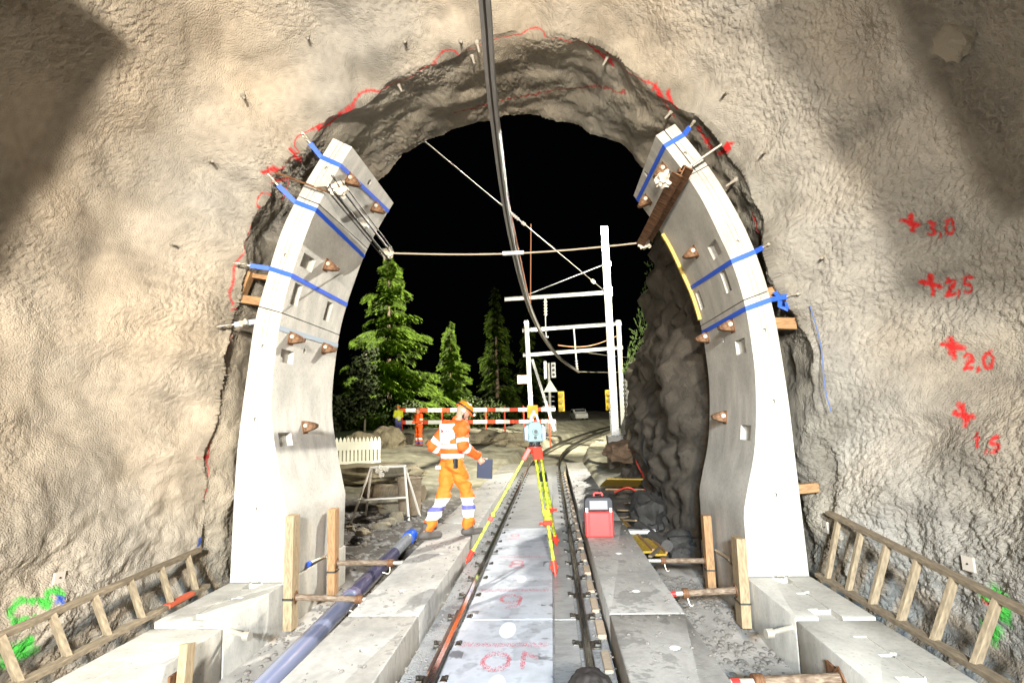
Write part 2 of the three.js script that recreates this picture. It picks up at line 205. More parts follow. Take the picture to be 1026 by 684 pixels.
const wallMap = (() => {
  const W = 2048, H = 768, c = document.createElement('canvas'); c.width = W; c.height = H; const g = c.getContext('2d');
  const im = g.createImageData(W, H);
  for (let y = 0; y < H; y++) for (let x = 0; x < W; x++) {
    const t = x / W * rimLength, s = (1 - y / H) * V_METRES, n = fbm(t * 0.45, s * 0.45, 3.3, 4), m = fbm(t * 1.7, s * 1.7, 8.1, 4), f = N3(t * 16, s * 16, 2), throat = smooth(2.3, 1.5, s + 0.8 * m);
    const grey = clamp(0.35 + 1.4 * n + 0.8 * smooth(rimLength * 0.62, rimLength * 0.9, t), 0, 1), stain = smooth(0.16, 0.42, m + 0.4 * n);
    let r = lerp(0.66, 0.585, grey), gg = lerp(0.605, 0.57, grey), b = lerp(0.525, 0.535, grey);
    const run = smooth(0.18, 0.4, fbm(t * 2.6, s * 0.35, 14, 3)), wet = smooth(0.1, 0.34, fbm(t * 0.8, s * 0.8, 31, 3)), k = 1 + 0.24 * m + 0.07 * f - 0.16 * stain - 0.10 * run - 0.12 * wet; r *= k; gg *= k; b *= k;
    r = lerp(r, 0.35 + 0.22 * m, throat * 0.35); gg = lerp(gg, 0.325 + 0.22 * m, throat * 0.35); b = lerp(b, 0.26 + 0.18 * m, throat * 0.35);   // bare rock in the throat
    const o = (y * W + x) * 4; im.data[o] = clamp(r * 255, 0, 255); im.data[o + 1] = clamp(gg * 255, 0, 255); im.data[o + 2] = clamp(b * 255, 0, 255); im.data[o + 3] = 255;
  }
  g.putImageData(im, 0, 0);
  const R = rng(77), X = (t) => t * W, Y = (s) => (1 - s / V_METRES) * H, px = W / rimLength;
  const spray = (pts, width, col, dense = 1) => {               // a spray-can line: many soft dots along the path
    for (let i = 1; i < pts.length; i++) {
      const [t0, s0] = pts[i - 1], [t1, s1] = pts[i], len = hypot((t1 - t0) * rimLength, s1 - s0), n = Math.ceil(len * 420 * dense);
      for (let k = 0; k < n; k++) {
        const a = (k + R()) / n, w = width * px * (0.85 + 0.3 * N3(t0 * 90, a * 2, i)) * (R() < 0.16 ? 2.2 : 1), q = R() * 2 * PI, rr = w * sqrt(R());
        const over = R() < 0.16; g.globalAlpha = over ? 0.10 : 0.18 + 0.4 * R(); g.fillStyle = col; g.beginPath(); g.arc(X(lerp(t0, t1, a)) + rr * cos(q) * 0.7, Y(lerp(s0, s1, a)) + rr * sin(q) * 0.7, w * (0.25 + 0.35 * R()) + 0.3, 0, 2 * PI); g.fill();
      }
    }
    g.globalAlpha = 1;
  };
  for (const [col, width, dense, pts] of MARKS) spray(pts, width, col, dense);
  const t = new THREE.CanvasTexture(c); t.colorSpace = THREE.SRGBColorSpace; t.wrapS = t.wrapT = THREE.ClampToEdgeWrapping; return t;
})();
M.shotcrete = new THREE.MeshStandardMaterial({ map: wallMap, roughness: 0.92, bumpMap: T.pebble, bumpScale: 0.007 }); T.pebble.channel = 1;
struct('tunnel_rock_wall', gridMesh(1700, wallStations.length - 1, (i, j) => wallPoint(i / 1700, wallStations[j][0]).p,
  (i, j) => [i / 1700, wallStations[j][1] / V_METRES], (i, j) => [i / 1700 * rimLength * 1.9, wallStations[j][1] * 1.5]), M.shotcrete);
M.rockGrey = mat([0.26, 0.225, 0.175], 0.95, { map: T.dirty, bumpMap: T.grain, bumpScale: 0.01 });
// behind the camera the wide cavern closes to the finished, narrower bore, in which the work lamps stand
{
  const zs = [-2.47, -2, -1.4, -0.8, -0.2, 0.25, 0.3, 0.32, 0.4, 1, 2, 4, 6, 8, 10, 12, 13.5], ds = (z, y) => z < 0.28 ? flare(z, y)[0] : 0.05;
  struct('tunnel_bore', gridMesh(160, zs.length, (i, j) => {
    if (j === zs.length) return [0, 2.2, 13.6];
    const z = zs[j], [x, y, nx, ny] = rimAt(i / 160), d = z > 0.28 && z < 0.31 ? lerp(flare(z, y)[0], 0.05, 0.5) : ds(z, y); return [x + nx * d, y + ny * d, z - 0.03];
  }, (i, j) => [i / 160 * rimLength, (zs[j] ?? 14)]), M.rockGrey);
}
// the outside face of the portal, round the opening
struct('portal_rock_face', gridMesh(360, 26, (i, j) => {
  const { p } = wallPoint(i / 360, THROAT_Z), [, , nx, ny] = rimAt(i / 360), d = 9 * (j / 26) ** 1.5;
  const x = p.x + nx * d, y = p.y + ny * d, n = min(1, d) * (0.5 * fbm(x * 0.6, y * 0.6, 5) + 0.25 * fbm(x * 2, y * 2, 9)); return [x, y, p.z - 0.06 * d - n];
}, (i, j, p) => [p[0], p[1]]), M.rockGrey);

// ---------------------------------------------------------------- ground: one sheet to the horizon
const trackX = (z) => z > -20 ? 0 : 0.0045 * (-20 - z) ** 2, trackY = (z) => z > -26 ? 0 : 0.00055 * (-26 - z) ** 2 * 1.0;
function groundY(x, z) {
  const cx = x - trackX(z), inBed = smooth(1.75, 1.45, abs(cx)), lum = fbm(x * 0.9, z * 0.9, 4.2, 4), fine = fbm(x * 4, z * 4, 1.7, 3);
  const away = smooth(-1.7, -6.5, cx); let left = lerp(-0.50, lerp(-0.12, 0.30, away), smooth(-14.2, -18.2, z)); left = lerp(left, lerp(0.0, 0.55, away), smooth(-20, -26, z)); left = lerp(left, lerp(0.25, 1.1, away), smooth(-27, -34, z)); left = lerp(left, -3.5, smooth(-39, -52, z) * smooth(-2.5, -7.5, x));
  let right = lerp(-0.50, -0.30, smooth(-9, -12, z)); right = lerp(right, lerp(-0.12, 0.65, smooth(2.0, 4.2, cx)), smooth(-13.5, -19, z)); right = lerp(right, 0.05 + trackY(z) + 0.6 * smooth(2.5, 7, cx), smooth(-24, -30, z));
  let h = cx < 0 ? lerp(left, left + 0.05, smooth(-3, -8, cx)) : right;
  const amp = z > -8.4 ? 0.05 : 0.10;
  h += amp * lum * 1.6 + (z > -8.4 ? 0.03 : 0.07) * fine;
  const bed = trackY(z) - 0.36; h = lerp(h, bed, inBed);
  if (z < -60) h = lerp(h, 2.5 + 4 * fbm(x * 0.02, z * 0.02, 3), smooth(-60, -150, z) * smooth(5, 25, abs(cx)));
  return h;
}
{
  const xs = [], zs = []; for (let x = -5.5; x <= 5.5001; x += 0.055) xs.push(x); for (let k = 1; k <= 90; k++) { const v = 5.5 + 0.06 * k + 0.00002 * k ** 3.62; xs.push(v); xs.unshift(-v); }
  for (let z = 14; z > -2; z -= 0.5) zs.push(z); for (let z = -2; z > -30; z -= 0.07) zs.push(z); for (let k = 0, z = -30; z > -420; k++, z -= 0.09 * 1.035 ** k) zs.push(z);
  const g = gridMesh(xs.length - 1, zs.length - 1, (i, j) => [xs[i], groundY(xs[i], zs[j]), zs[j]], (i, j) => [xs[i], zs[j]]);
  const p = g.attributes.position, col = new Float32Array(p.count * 3);
  for (let i = 0; i < p.count; i++) {
    const x = p.getX(i), z = p.getZ(i), cx = x - trackX(z), n = fbm(x * 0.8, z * 0.8, 7, 4), m = fbm(x * 5, z * 5, 2, 3);
    const dust = [0.36, 0.335, 0.30], mud = [0.060, 0.050, 0.040], pale = [0.40, 0.375, 0.29], grass = [0.03, 0.05, 0.015];
    let k = smooth(-7.6, -8.6, z + 1.2 * n) * smooth(-1.2, -1.5, cx); let c = dust.map((v, q) => lerp(v, mud[q] + (m > 0.12 ? 0.14 * smooth(0.12, 0.3, m) : 0), k));
    k = smooth(-8.2, -9.4, z + n) * smooth(1.3, 1.6, cx); c = c.map((v, q) => lerp(v, mud[q] * 1.6, k));
    k = smooth(-14.5, -17.5, z + 2 * n); c = c.map((v, q) => lerp(v, pale[q] * (0.85 + 0.9 * n), k));
    k = max(smooth(7, 11, -x + 3 * n), smooth(7, 11, cx + 3 * n)) * smooth(-10, -14, z); c = c.map((v, q) => lerp(v, grass[q], k)); k = smooth(-38, -42, z + 2 * n) * max(smooth(-2, -5, x), smooth(4, 7, cx)); c = c.map((v, q) => lerp(v, grass[q], k));
    col.set(c.map((v) => v * (1 + 0.35 * m + 0.2 * n)), i * 3);
  }
  g.setAttribute('color', new THREE.BufferAttribute(col, 3));
  struct('ground', g, mat([1, 1, 1], 0.9, { vertexColors: true, bumpMap: T.concreteB, bumpScale: 0.01 }));
}
// ---------------------------------------------------------------- precast lining: two stacks of three curved segments
const RING_F = -6.45, RING_B = -8.3;
const LIN = [[-2.72, 0], [-2.70, 0.73], [-2.75, 0.95], [-2.84, 1.4], [-2.9, 1.75], [-2.915, 2.1], [-2.89, 2.5], [-2.81, 3.1], [-2.71, 3.5], [-2.52, 4.06], [-2.42, 4.31], [-2.16, 4.8], [-1.98, 5.09]];
const LOUT = [[-3.34, 0], [-3.33, 0.7], [-3.31, 1.41], [-3.27, 1.88], [-3.21, 2.42], [-3.15, 2.93], [-3.01, 3.5], [-2.83, 4.1], [-2.58, 4.62], [-2.22, 5.22]];
const RIN = [[2.35, 0], [2.35, 0.66], [2.40, 0.86], [2.51, 1.27], [2.56, 1.6], [2.595, 2.1], [2.585, 2.5], [2.545, 2.95], [2.45, 3.4], [2.34, 3.72], [2.18, 4.15], [2.03, 4.45], [1.77, 4.88], [1.69, 5.0]];
const ROUT = [[2.97, 0], [2.955, 0.7], [2.94, 1.26], [2.93, 1.77], [2.9, 2.3], [2.86, 2.8], [2.77, 3.31], [2.62, 3.82], [2.40, 4.33], [2.21, 4.68], [1.92, 5.13]];
const polyAt = (pts) => { const L = [0]; for (let i = 1; i < pts.length; i++) L.push(L[i - 1] + hypot(pts[i][0] - pts[i - 1][0], pts[i][1] - pts[i - 1][1]));
  const n = pts.length, tan = pts.map((_, i) => { const a = pts[max(0, i - 1)], b = pts[min(n - 1, i + 1)]; return [(b[0] - a[0]), (b[1] - a[1])]; });
  const kinks = abs(pts[0][0]) < 3 ? 1 : -1;                     // the inner foot is straight up to its kink
  return (t) => { const s = t * L[n - 1]; let i = 1; while (i < n - 1 && L[i] < s) i++; const h = L[i] - L[i - 1], u = clamp((s - L[i - 1]) / h, 0, 1), p = pts[i - 1], q = pts[i];
    if (i === kinks || i === kinks + 1) return [lerp(p[0], q[0], u), lerp(p[1], q[1], u)];
    const sc = (k) => h / hypot(...tan[k]), m0 = tan[i - 1].map((v) => v * sc(i - 1)), m1 = tan[i].map((v) => v * sc(i)), u2 = u * u, u3 = u2 * u;
    return [0, 1].map((c) => (2 * u3 - 3 * u2 + 1) * p[c] + (u3 - 2 * u2 + u) * m0[c] + (-2 * u3 + 3 * u2) * q[c] + (u3 - u2) * m1[c]); }; };
const RING = { l: [polyAt(LIN), polyAt(LOUT)], r: [polyAt(RIN), polyAt(ROUT)] };
function ringPoint(side, t, w, z) { const a = RING[side][0](t), b = RING[side][1](t); return V(lerp(a[0], b[0], w), lerp(a[1], b[1], w), z); }   // w 0 = inner face, 1 = outer face
function ringFrame(side, t, z, lift = 0) {                       // point on the inner face with its inward normal and upward tangent
  const p = ringPoint(side, t, 0, z), e = 0.004, a = ringPoint(side, max(0, t - e), 0, z), b = ringPoint(side, min(1, t + e), 0, z), up = b.sub(a).normalize(), n = V(up.y, -up.x, 0).multiplyScalar(side === 'l' ? 1 : -1);
  return { p: p.addScaledVector(n, lift), n, up, m: new THREE.Matrix4().makeBasis(side === 'l' ? V(0, 0, -1) : V(0, 0, 1), up, n).setPosition(p) };
}
function ringSolid(side, t0, t1, w0, w1, zf, zb, steps = 26, tb1 = t1) {
  const q = []; const P = (k, w, z) => ringPoint(side, lerp(t0, z === zf ? t1 : tb1, k / steps), w, z);
  const quad = (a, b, c, d) => { const v = side === 'l' ? [a, b, c, a, c, d] : [a, c, b, a, d, c]; for (const p of v) q.push(p.x, p.y, p.z); };
  for (let k = 0; k < steps; k++) {
    quad(P(k, w0, zf), P(k + 1, w0, zf), P(k + 1, w1, zf), P(k, w1, zf)); quad(P(k, w1, zb), P(k + 1, w1, zb), P(k + 1, w0, zb), P(k, w0, zb));
    quad(P(k, w0, zb), P(k + 1, w0, zb), P(k + 1, w0, zf), P(k, w0, zf)); quad(P(k, w1, zf), P(k + 1, w1, zf), P(k + 1, w1, zb), P(k, w1, zb));
  }
  quad(P(0, w0, zb), P(0, w0, zf), P(0, w1, zf), P(0, w1, zb)); quad(P(steps, w0, zf), P(steps, w0, zb), P(steps, w1, zb), P(steps, w1, zf));
  const g = new THREE.BufferGeometry(); g.setAttribute('position', new THREE.Float32BufferAttribute(q, 3)); g.computeVertexNormals(); return boxUV(g);
}
const csg = new Evaluator(); csg.useGroups = false; csg.attributes = ['position', 'normal', 'uv'];
function carve(g, cutters) { let b = new Brush(g); b.updateMatrixWorld(); for (const c of cutters) { const k = new Brush(c); k.updateMatrixWorld(); b = csg.evaluate(b, k, SUBTRACTION); } return b.geometry; }
const box6 = (w, h, d) => boxUV(new THREE.BoxGeometry(w, h, d));
// pockets: [t along the segment stack, z, height, width, depth]; holes: [t, z, radius]
const GAP = 0.0011;
function tOfY(side, y) { let a = 0, b = 1; for (let i = 0; i < 30; i++) { const m = (a + b) / 2; if (ringPoint(side, m, 0, 0).y < y) a = m; else b = m; } return a; }
function liningSegment(side, t0, t1, label, pockets, holes, extra = {}) {
  const o = thing('lining_segment', label, 'lining segment', [0, 0, 0], 0, 'curved precast lining segments at the portal');
  const cut = [];
  cut.push(ringSolid(side, t0 - 0.02, t1 + 0.02 > 1 ? 1.02 : t1 + 0.02, 0.42, 0.47, RING_F + 0.1, RING_F - 0.012, 20));
  cut.push(ringSolid(side, t0 - 0.02, t1 + 0.02 > 1 ? 1.02 : t1 + 0.02, 0.60, 0.65, RING_F + 0.1, RING_F - 0.012, 20));
  for (const [y, z, h, w, d] of pockets) { const f = ringFrame(side, tOfY(side, y), z); const g = box6(w, h, d * 2); g.applyMatrix4(new THREE.Matrix4().makeShear(0, 0, 0, 0, 0, 0)).applyMatrix4(f.m); cut.push(g); }
  for (const [y, z, r] of holes) { const f = ringFrame(side, tOfY(side, y), z); cut.push(boxUV(new THREE.CylinderGeometry(r, r, 0.5, 14).rotateX(PI / 2)).applyMatrix4(f.m)); }
  for (const t of extra.bolts ?? []) { const p = ringPoint(side, t, 0.55, RING_F); cut.push(boxUV(new THREE.CylinderGeometry(0.022, 0.022, 0.1, 10).rotateX(PI / 2)).translate(p.x, p.y, p.z)); }
  const g = carve(ringSolid(side, t0 + GAP, t1 - (t1 >= 1 ? 0 : GAP), 0, 1, RING_F, RING_B, 30, t1 >= 1 ? 1.0 : undefined), cut);
  part('concrete_body', toCreasedNormals(boxUV(g), 0.5), M.precast, o);
  return o;
}
const LJ1 = tOfY('l', 3.06), LJ2 = tOfY('l', 4.38), RJ1 = tOfY('r', 2.98), RJ2 = tOfY('r', 4.47);
const segL0 = liningSegment('l', 0, LJ1, 'tall lowest concrete lining segment on the left, curving up from the plinth block',
  [[2.57, -6.75, 0.16, 0.34, 0.07], [1.57, -6.74, 0.16, 0.34, 0.07]], [[2.69, -7.21, 0.035]], { bolts: [0.15, 0.34, 0.5] });
const segL1 = liningSegment('l', LJ1, LJ2, 'middle concrete lining segment on the left with tall slots and blue strap',
  [[3.74, -6.73, 0.17, 0.34, 0.08], [3.33, -6.69, 0.27, 0.20, 0.08], [3.31, -7.72, 0.27, 0.20, 0.08]], [], { bolts: [0.71] });
const segL2 = liningSegment('l', LJ2, 1, 'topmost concrete lining segment on the left, ending free below the rock arch',
  [[4.64, -6.80, 0.14, 0.30, 0.06]], [[5.0, -7.3, 0.045]], { bolts: [0.93] });
const segR0 = liningSegment('r', 0, RJ1, 'tall lowest concrete lining segment on the right, curving up from the plinth block',
  [[2.50, -6.82, 0.17, 0.34, 0.07], [1.50, -6.78, 0.17, 0.34, 0.07]], [[2.65, -7.41, 0.035]], { bolts: [0.16, 0.35, 0.5] });
const segR1 = liningSegment('r', RJ1, RJ2, 'middle concrete lining segment on the right with a yellow edge bar',
  [[3.67, -6.77, 0.18, 0.34, 0.08], [3.29, -6.82, 0.27, 0.20, 0.08], [3.30, -8.0, 0.26, 0.20, 0.08]], [], { bolts: [0.7] });
const segR2 = liningSegment('r', RJ2, 1, 'topmost concrete lining segment on the right under the red survey line',
  [], [[4.94, -7.4, 0.045]], { bolts: [0.93] });
for (const [s, side, t] of [[segL1, 'l', LJ1], [segL2, 'l', LJ2], [segR1, 'r', RJ1], [segR2, 'r', RJ2]]) part('joint_gasket', ringSolid(side, t - GAP * 1.0, t + GAP * 1.0, 0.06, 0.94, RING_F - 0.02, RING_B + 0.02, 1), M.black, s);
// upper segments of the next ring behind the camera, hung on rock bolts: their shadow falls on the sprayed wall
for (const [s, side] of [[segL1, 'left'], [segL2, 'left'], [segR1, 'right'], [segR2, 'right']]) {
  const top = s === segL2 || s === segR2, c = copyOf(s, (top ? 'top' : 'middle') + ' lining segment of the next ring behind the camera, ' + side + ' side', [side === 'left' ? -0.5 : 0.38, side === 'left' ? 0.1 : 0.28, 6.3]);
  for (const z of [-6.9, -7.9]) { const t = top ? 0.93 : 0.68, p = ringPoint(side[0], t, 0.97, z), q = ringPoint(side[0], t, 4.2, z); part('rock_bolt', rod(p, q, 0.016, 8), M.zinc, c); }
}
// ---------------------------------------------------------------- the slab track and its kerb walkways
const JOINTS = [1.2, -1.0, -4.86, -8.95, -12.9, -16.8, -20.7];
const WORDS = ['nearest', 'second', 'third', 'fourth', 'fifth', 'sixth'];
for (const [side, x0, x1] of [['left', -1.42, -0.82], ['right', 0.735, 1.335]]) for (let i = 0; i < 6; i++) {
  const za = JOINTS[i] - 0.008, zb = JOINTS[i + 1] + 0.008, R = rng(30 + i + (side === 'left' ? 0 : 9)), dx = i > 3 ? -0.02 * (i - 3) * (side === 'left' ? 1 : -1) : 0;
  const w = x1 - x0, cut = [], top = 0.165 - (i > 2 ? 0.02 * (i - 2) : 0) + (side === 'left' && i === 3 ? 0.03 : 0);
  for (let k = 0; k < 3; k++) { const z = lerp(zb, za, (k + 0.5) / 3) + (R() - 0.5) * 0.3, x = lerp(x0, x1, 0.3 + 0.4 * R()); cut.push(boxUV(new THREE.CylinderGeometry(0.045, 0.04, 0.06, 14)).translate(x + dx, top, z)); }
  const g = carve(bx(w, 0.72, za - zb, (x0 + x1) / 2 + dx, top - 0.36, (za + zb) / 2, 0.012), cut);
  const o = thing('walkway_block', `${WORDS[i]} long concrete walkway block beside the ${side} rail, counted from the camera`, 'walkway block', [0, 0, 0], 0, 'concrete walkway blocks along the track');
  part('concrete_body', toCreasedNormals(boxUV(g), 0.5), M.walkway, o);
}
const SLABS = [1.2, -1.0, -5.3, -9.45, -13.4, -17.3, -21.2];
const chalkMap = (() => {                                        // the second slab: measured chalk lines and numbers that read from the portal side
  const W = 512, H = 2048, c = document.createElement('canvas'); c.width = W; c.height = H; const g = c.getContext('2d');
  const im = g.createImageData(W, H); const z0 = -1.0, z1 = -9.45, L = z0 - z1, w = 0.79;
  for (let y = 0; y < H; y++) for (let x = 0; x < W; x++) {
    const mx = x / W * w, mz = y / H * L, n = fbm(mx * 2.2, mz * 2.2, 3, 5), m = fbm(mx * 9, mz * 9, 6, 3), s = smooth(0.1, 0.26, n + 0.4 * m), d = smooth(0.16, 0.3, fbm(mx * 5, mz * 5, 12, 4));
    const b = (0.70 + 0.16 * n + 0.07 * m - 0.12 * s - 0.28 * d * (x < 70 || x > 440 ? 1 : 0.25)) * 255, o = (y * W + x) * 4; im.data[o] = b * 0.965; im.data[o + 1] = b * 0.99; im.data[o + 2] = b * 1.03; im.data[o + 3] = 255;
  }
  g.putImageData(im, 0, 0); const R = rng(9), col = 'rgb(190,26,40)', Z = (z) => (z - z1) / L * H, X = (x) => (x + 0.51) / w * W;
  const dots = (x, y, r, n) => { g.fillStyle = col; for (let k = 0; k < n; k++) { const q = R() * 2 * PI, rr = r * sqrt(R()); g.globalAlpha = 0.12 + 0.3 * R(); g.beginPath(); g.arc(x + rr * cos(q), y + rr * sin(q), 0.8 + 1.6 * R(), 0, 7); g.fill(); } g.globalAlpha = 1; };
  const stroke = (pts, wd = 0.018) => { for (let i = 1; i < pts.length; i++) { const [a, b] = [pts[i - 1], pts[i]], n = Math.ceil(hypot(b[0] - a[0], b[1] - a[1]) * 130); for (let k = 0; k < n; k++) dots(X(lerp(a[0], b[0], k / n)), Z(lerp(a[1], b[1], k / n)), wd * W / w, 7); } };
  const ring = (cx, cz, rx, rz, a0 = 0, a1 = 2 * PI) => stroke(Array.from({ length: 15 }, (_, i) => { const a = lerp(a0, a1, i / 14); return [cx + rx * cos(a), cz + rz * sin(a)]; }));
  for (const [z, x0, x1] of [[-4.74, -0.47, 0.25], [-6.16, -0.47, 0.24], [-7.56, -0.40, 0.22]]) stroke([[x0, z], [x1, z + 0.01]]);
  ring(-0.14, -4.43, 0.10, 0.14); stroke([[0.06, -4.33], [0.06, -4.58], [0.17, -4.48]]);                      // 10, upside down from here
  ring(-0.13, -5.87, 0.10, 0.11); stroke([[-0.03, -5.87], [-0.05, -5.68], [-0.16, -5.62]]);                  // 9
  ring(-0.15, -7.30, 0.07, 0.08); ring(-0.15, -7.13, 0.08, 0.09);                                            // 8
  stroke([[-0.42, -8.62], [-0.18, -8.70]], 0.03); ring(-0.28, -8.9, 0.06, 0.08);
  g.globalAlpha = 0.55; g.fillStyle = 'rgb(236,240,248)'; for (const [x, z, r] of [[-0.1, -5.05, 0.07], [-0.06, -6.55, 0.05], [-0.1, -4.05, 0.06]]) { g.beginPath(); g.arc(X(x), Z(z), r * W / w, 0, 7); g.fill(); } g.globalAlpha = 1;
  const t = new THREE.CanvasTexture(c); t.colorSpace = THREE.SRGBColorSpace; return t;
})();
const M_chalk = new THREE.MeshStandardMaterial({ map: chalkMap, roughness: 0.45, bumpMap: T.grain, bumpScale: 0.002 });
for (let i = 0; i < 6; i++) {
  const za = SLABS[i] - 0.006, zb = SLABS[i + 1] + 0.006, o = thing('track_slab', ['nearest smooth concrete slab between the rails, under the camera', 'chalk numbered concrete slab between the rails, in front', 'chalk marked concrete slab between the rails under the tripod', 'fourth concrete slab between the rails, just outside the portal', 'fifth concrete slab between the rails', 'farthest straight concrete slab between the rails'][i], 'track slab', [0, 0, 0], 0, 'concrete slabs between the rails');
  const g = bx(0.79, 0.30, za - zb, -0.12, -0.17, (za + zb) / 2, 0.008);
  if (i === 1 || i === 2) { const p = g.attributes.position, u = g.attributes.uv; for (let k = 0; k < p.count; k++) u.setXY(k, (p.getX(k) + 0.515) / 0.79, 1 - (p.getZ(k) + 9.45) / 8.45); }
  part('concrete_body', g, i === 1 || i === 2 ? M_chalk : M.slab, o);
  if (i < 4) for (const [x, w] of [[0.385, 0.19]]) part('edge_strip', bx(w, 0.28, za - zb, x, -0.165, (za + zb) / 2, 0.006), M.slab, o);
}
struct('track_trough_floor', bx(1.5, 0.30, 23, -0.04, -0.19, -9.6), mat([0.34, 0.36, 0.39], 0.32, { map: T.dirty, bumpMap: T.grain, bumpScale: 0.012 }));
// rails: head, web and foot in one profile swept along the curve
const railX = (z, off) => trackX(z) + off, RAILZ = []; for (let z = 2; z > -22; z -= 2) RAILZ.push(z); for (let z = -22; z > -85; z -= 1.5) RAILZ.push(z);
const RAIL_PROFILE = [[-0.032, 0], [0.032, 0], [0.034, -0.01], [0.033, -0.032], [0.01, -0.04], [0.009, -0.118], [0.06, -0.132], [0.062, -0.142], [-0.062, -0.142], [-0.06, -0.132], [-0.009, -0.118], [-0.01, -0.04], [-0.033, -0.032], [-0.034, -0.01]];
function sweepRail(off) {
  const n = RAIL_PROFILE.length, q = [];
  for (let i = 1; i < RAILZ.length; i++) for (let k = 0; k < n; k++) {
    const P = (a, b) => { const z = RAILZ[a], [px, py] = RAIL_PROFILE[b % n]; return [railX(z, off + px), trackY(z) + py, z]; };
    const a = P(i - 1, k), b = P(i, k), c = P(i, k + 1), d = P(i - 1, k + 1); q.push(...a, ...c, ...b, ...a, ...d, ...c);
  }
  const g = new THREE.BufferGeometry(); g.setAttribute('position', new THREE.Float32BufferAttribute(q, 3)); g.computeVertexNormals(); return toCreasedNormals(boxUV(g), 0.4);
}
const M_pad = mat([0.50, 0.40, 0.30], 0.9, { map: T.dirty }), M_shine = mat([0.42, 0.40, 0.37], 0.25, { metalness: 0.95, roughnessMap: T.scratch });
for (const [off, side] of [[-0.56, 'left'], [0.54, 'right']]) {
  const o = thing('steel_rail', `${side} steel rail running out of the tunnel and curving away`, 'rail', [0, 0, 0], 0, 'rails of the single track');
  part('rail_profile', sweepRail(off), M.railSteel, o);
  part('running_band', RAILZ.slice(1).map((z, i) => { const a = RAILZ[i]; return beam([railX(a, off), trackY(a) + 0.001, a], [railX(z, off), trackY(z) + 0.001, z], 0.036, 0.004); }), M_shine, o);
  const R = rng(off > 0 ? 3 : 4);
  for (let k = 0; k < 26; k++) {                                 // fastenings every 0.6 m: base plate, clip and a packing block on the outer side
    const z = -2.9 - k * 0.62, s = off > 0 ? 1 : -1;
    const pl = part('base_plate', bx(0.22, 0.04, 0.15, off, -0.05, z, 0.004), M.darkSteel, o);
    for (const q of [0.085, -0.085]) part('clip', [bx(0.05, 0.03, 0.09, off + q, -0.028, z, 0.006), rod([off + q * 1.18, -0.05, z], [off + q * 1.18, 0.002, z], 0.014, 6)], M.darkSteel, pl);
    if (s > 0) part('packing_block', bx(0.06 + 0.02 * R(), 0.05, 0.30 + 0.1 * R(), off + 0.125 + 0.01 * R(), -0.045 + 0.015 * R(), z - 0.31, 0.012), M_pad, o);
  }
  if (off < 0) part('edge_strip', bx(0.022, 0.03, 1.3, off - 0.05, -0.03, -4.9, 0.004), mat([0.12, 0.06, 0.04], 0.95, { map: T.dirty }), o);
}
// ---------------------------------------------------------------- plinth blocks that carry the lining
const PZ = [-8.35, -5.24, -3.95, -2.66, -1.37, -0.1, 1.2];
for (const [side, x0, x1] of [['left', -3.37, -2.70], ['right', 2.33, 3.0]]) for (let i = 0; i < 6; i++) {
  const zb = PZ[i] + 0.015, za = PZ[i + 1] - 0.015, top = [-0.004, -0.055, -0.06, -0.05, -0.06, -0.05][i] + (side === 'right' && i ? 0.035 : 0), cx = (x0 + x1) / 2;
  const ramp = (z) => { const g = box6(0.20, 0.10, 0.30); return g.translate(cx + (side === 'left' ? 0.04 : -0.04), top, z); };
  const cut = [ramp(za - 0.06), boxUV(new THREE.BoxGeometry(0.13, 0.06, 0.06)).translate(cx + (side === 'left' ? 0.06 : 0.03), top, lerp(zb, za, i ? 0.55 : 0.78)), box6(0.10, 0.02, za - zb - 0.5).translate(cx, top, (za + zb) / 2 + 0.1)];
  if (!i) cut.push(box6(0.16, 0.12, 0.18).translate(cx, top, RING_F + 0.09));
  const g = carve(bx(x1 - x0, 0.52, za - zb, cx, top - 0.26, (za + zb) / 2, 0.012), cut);
  const o = thing('plinth_block', `${['concrete plinth block carrying the lining stack', 'concrete plinth block next to the lining stack', 'third concrete plinth block from the lining stack', 'fourth concrete plinth block from the lining stack', 'fifth concrete plinth block from the lining stack', 'last concrete plinth block behind the camera'][i]}, ${side} side`, 'plinth block', [0, 0, 0], 0, 'concrete plinth blocks along the walls');
  part('concrete_body', toCreasedNormals(boxUV(g), 0.5), M.precast, o);
  const s = side === 'left' ? 1 : -1, xi = side === 'left' ? x1 : x0;
  if (i === 1 || i === 0) part('lifting_bolt', [rod([xi, top - 0.10, za - 0.06], [xi + s * 0.22, top - 0.12, za + 0.02], 0.022, 8), rod([xi + s * 0.2, top - 0.12, za + 0.02], [xi + s * 0.26, top - 0.12, za + 0.03], 0.04, 8)], M.zinc, o);
  if (i === 1) part('steel_plate', bx(0.02, 0.24, 0.20, xi + s * 0.011, top - 0.22, lerp(zb, za, 0.5)), M.rust, o);
}
// ---------------------------------------------------------------- ladders lying on their sides against the wall
const M_rung = mat([0.37, 0.31, 0.23], 0.85, { map: T.wood });
function ladder(label, b0, b1, t0, t1, n, m) {
  const o = thing('wooden_ladder', label, 'ladder', [0, 0, 0], 0, 'wooden ladders lying along the wall');
  part('side_rail', beam(b0, b1, 0.075, 0.045, 0.008), m, o); part('side_rail', beam(t0, t1, 0.075, 0.045, 0.008), m, o);
  for (let i = 0; i < n; i++) { const k = (i + 0.5) / n, a = b0.map((v, j) => lerp(v, b1[j], k)), b = t0.map((v, j) => lerp(v, t1[j], k)); part('rung', beam(a, b, 0.045, 0.06, 0.006), M_rung, o); }
  return o;
}
const ladL = ladder('weathered wooden ladder lying on its side along the left wall', [-3.33, 0.035, -2.5], [-3.42, 0.06, -6.15], [-3.68, 0.26, -2.6], [-3.62, 0.40, -6.3], 9, M.greyTimber);
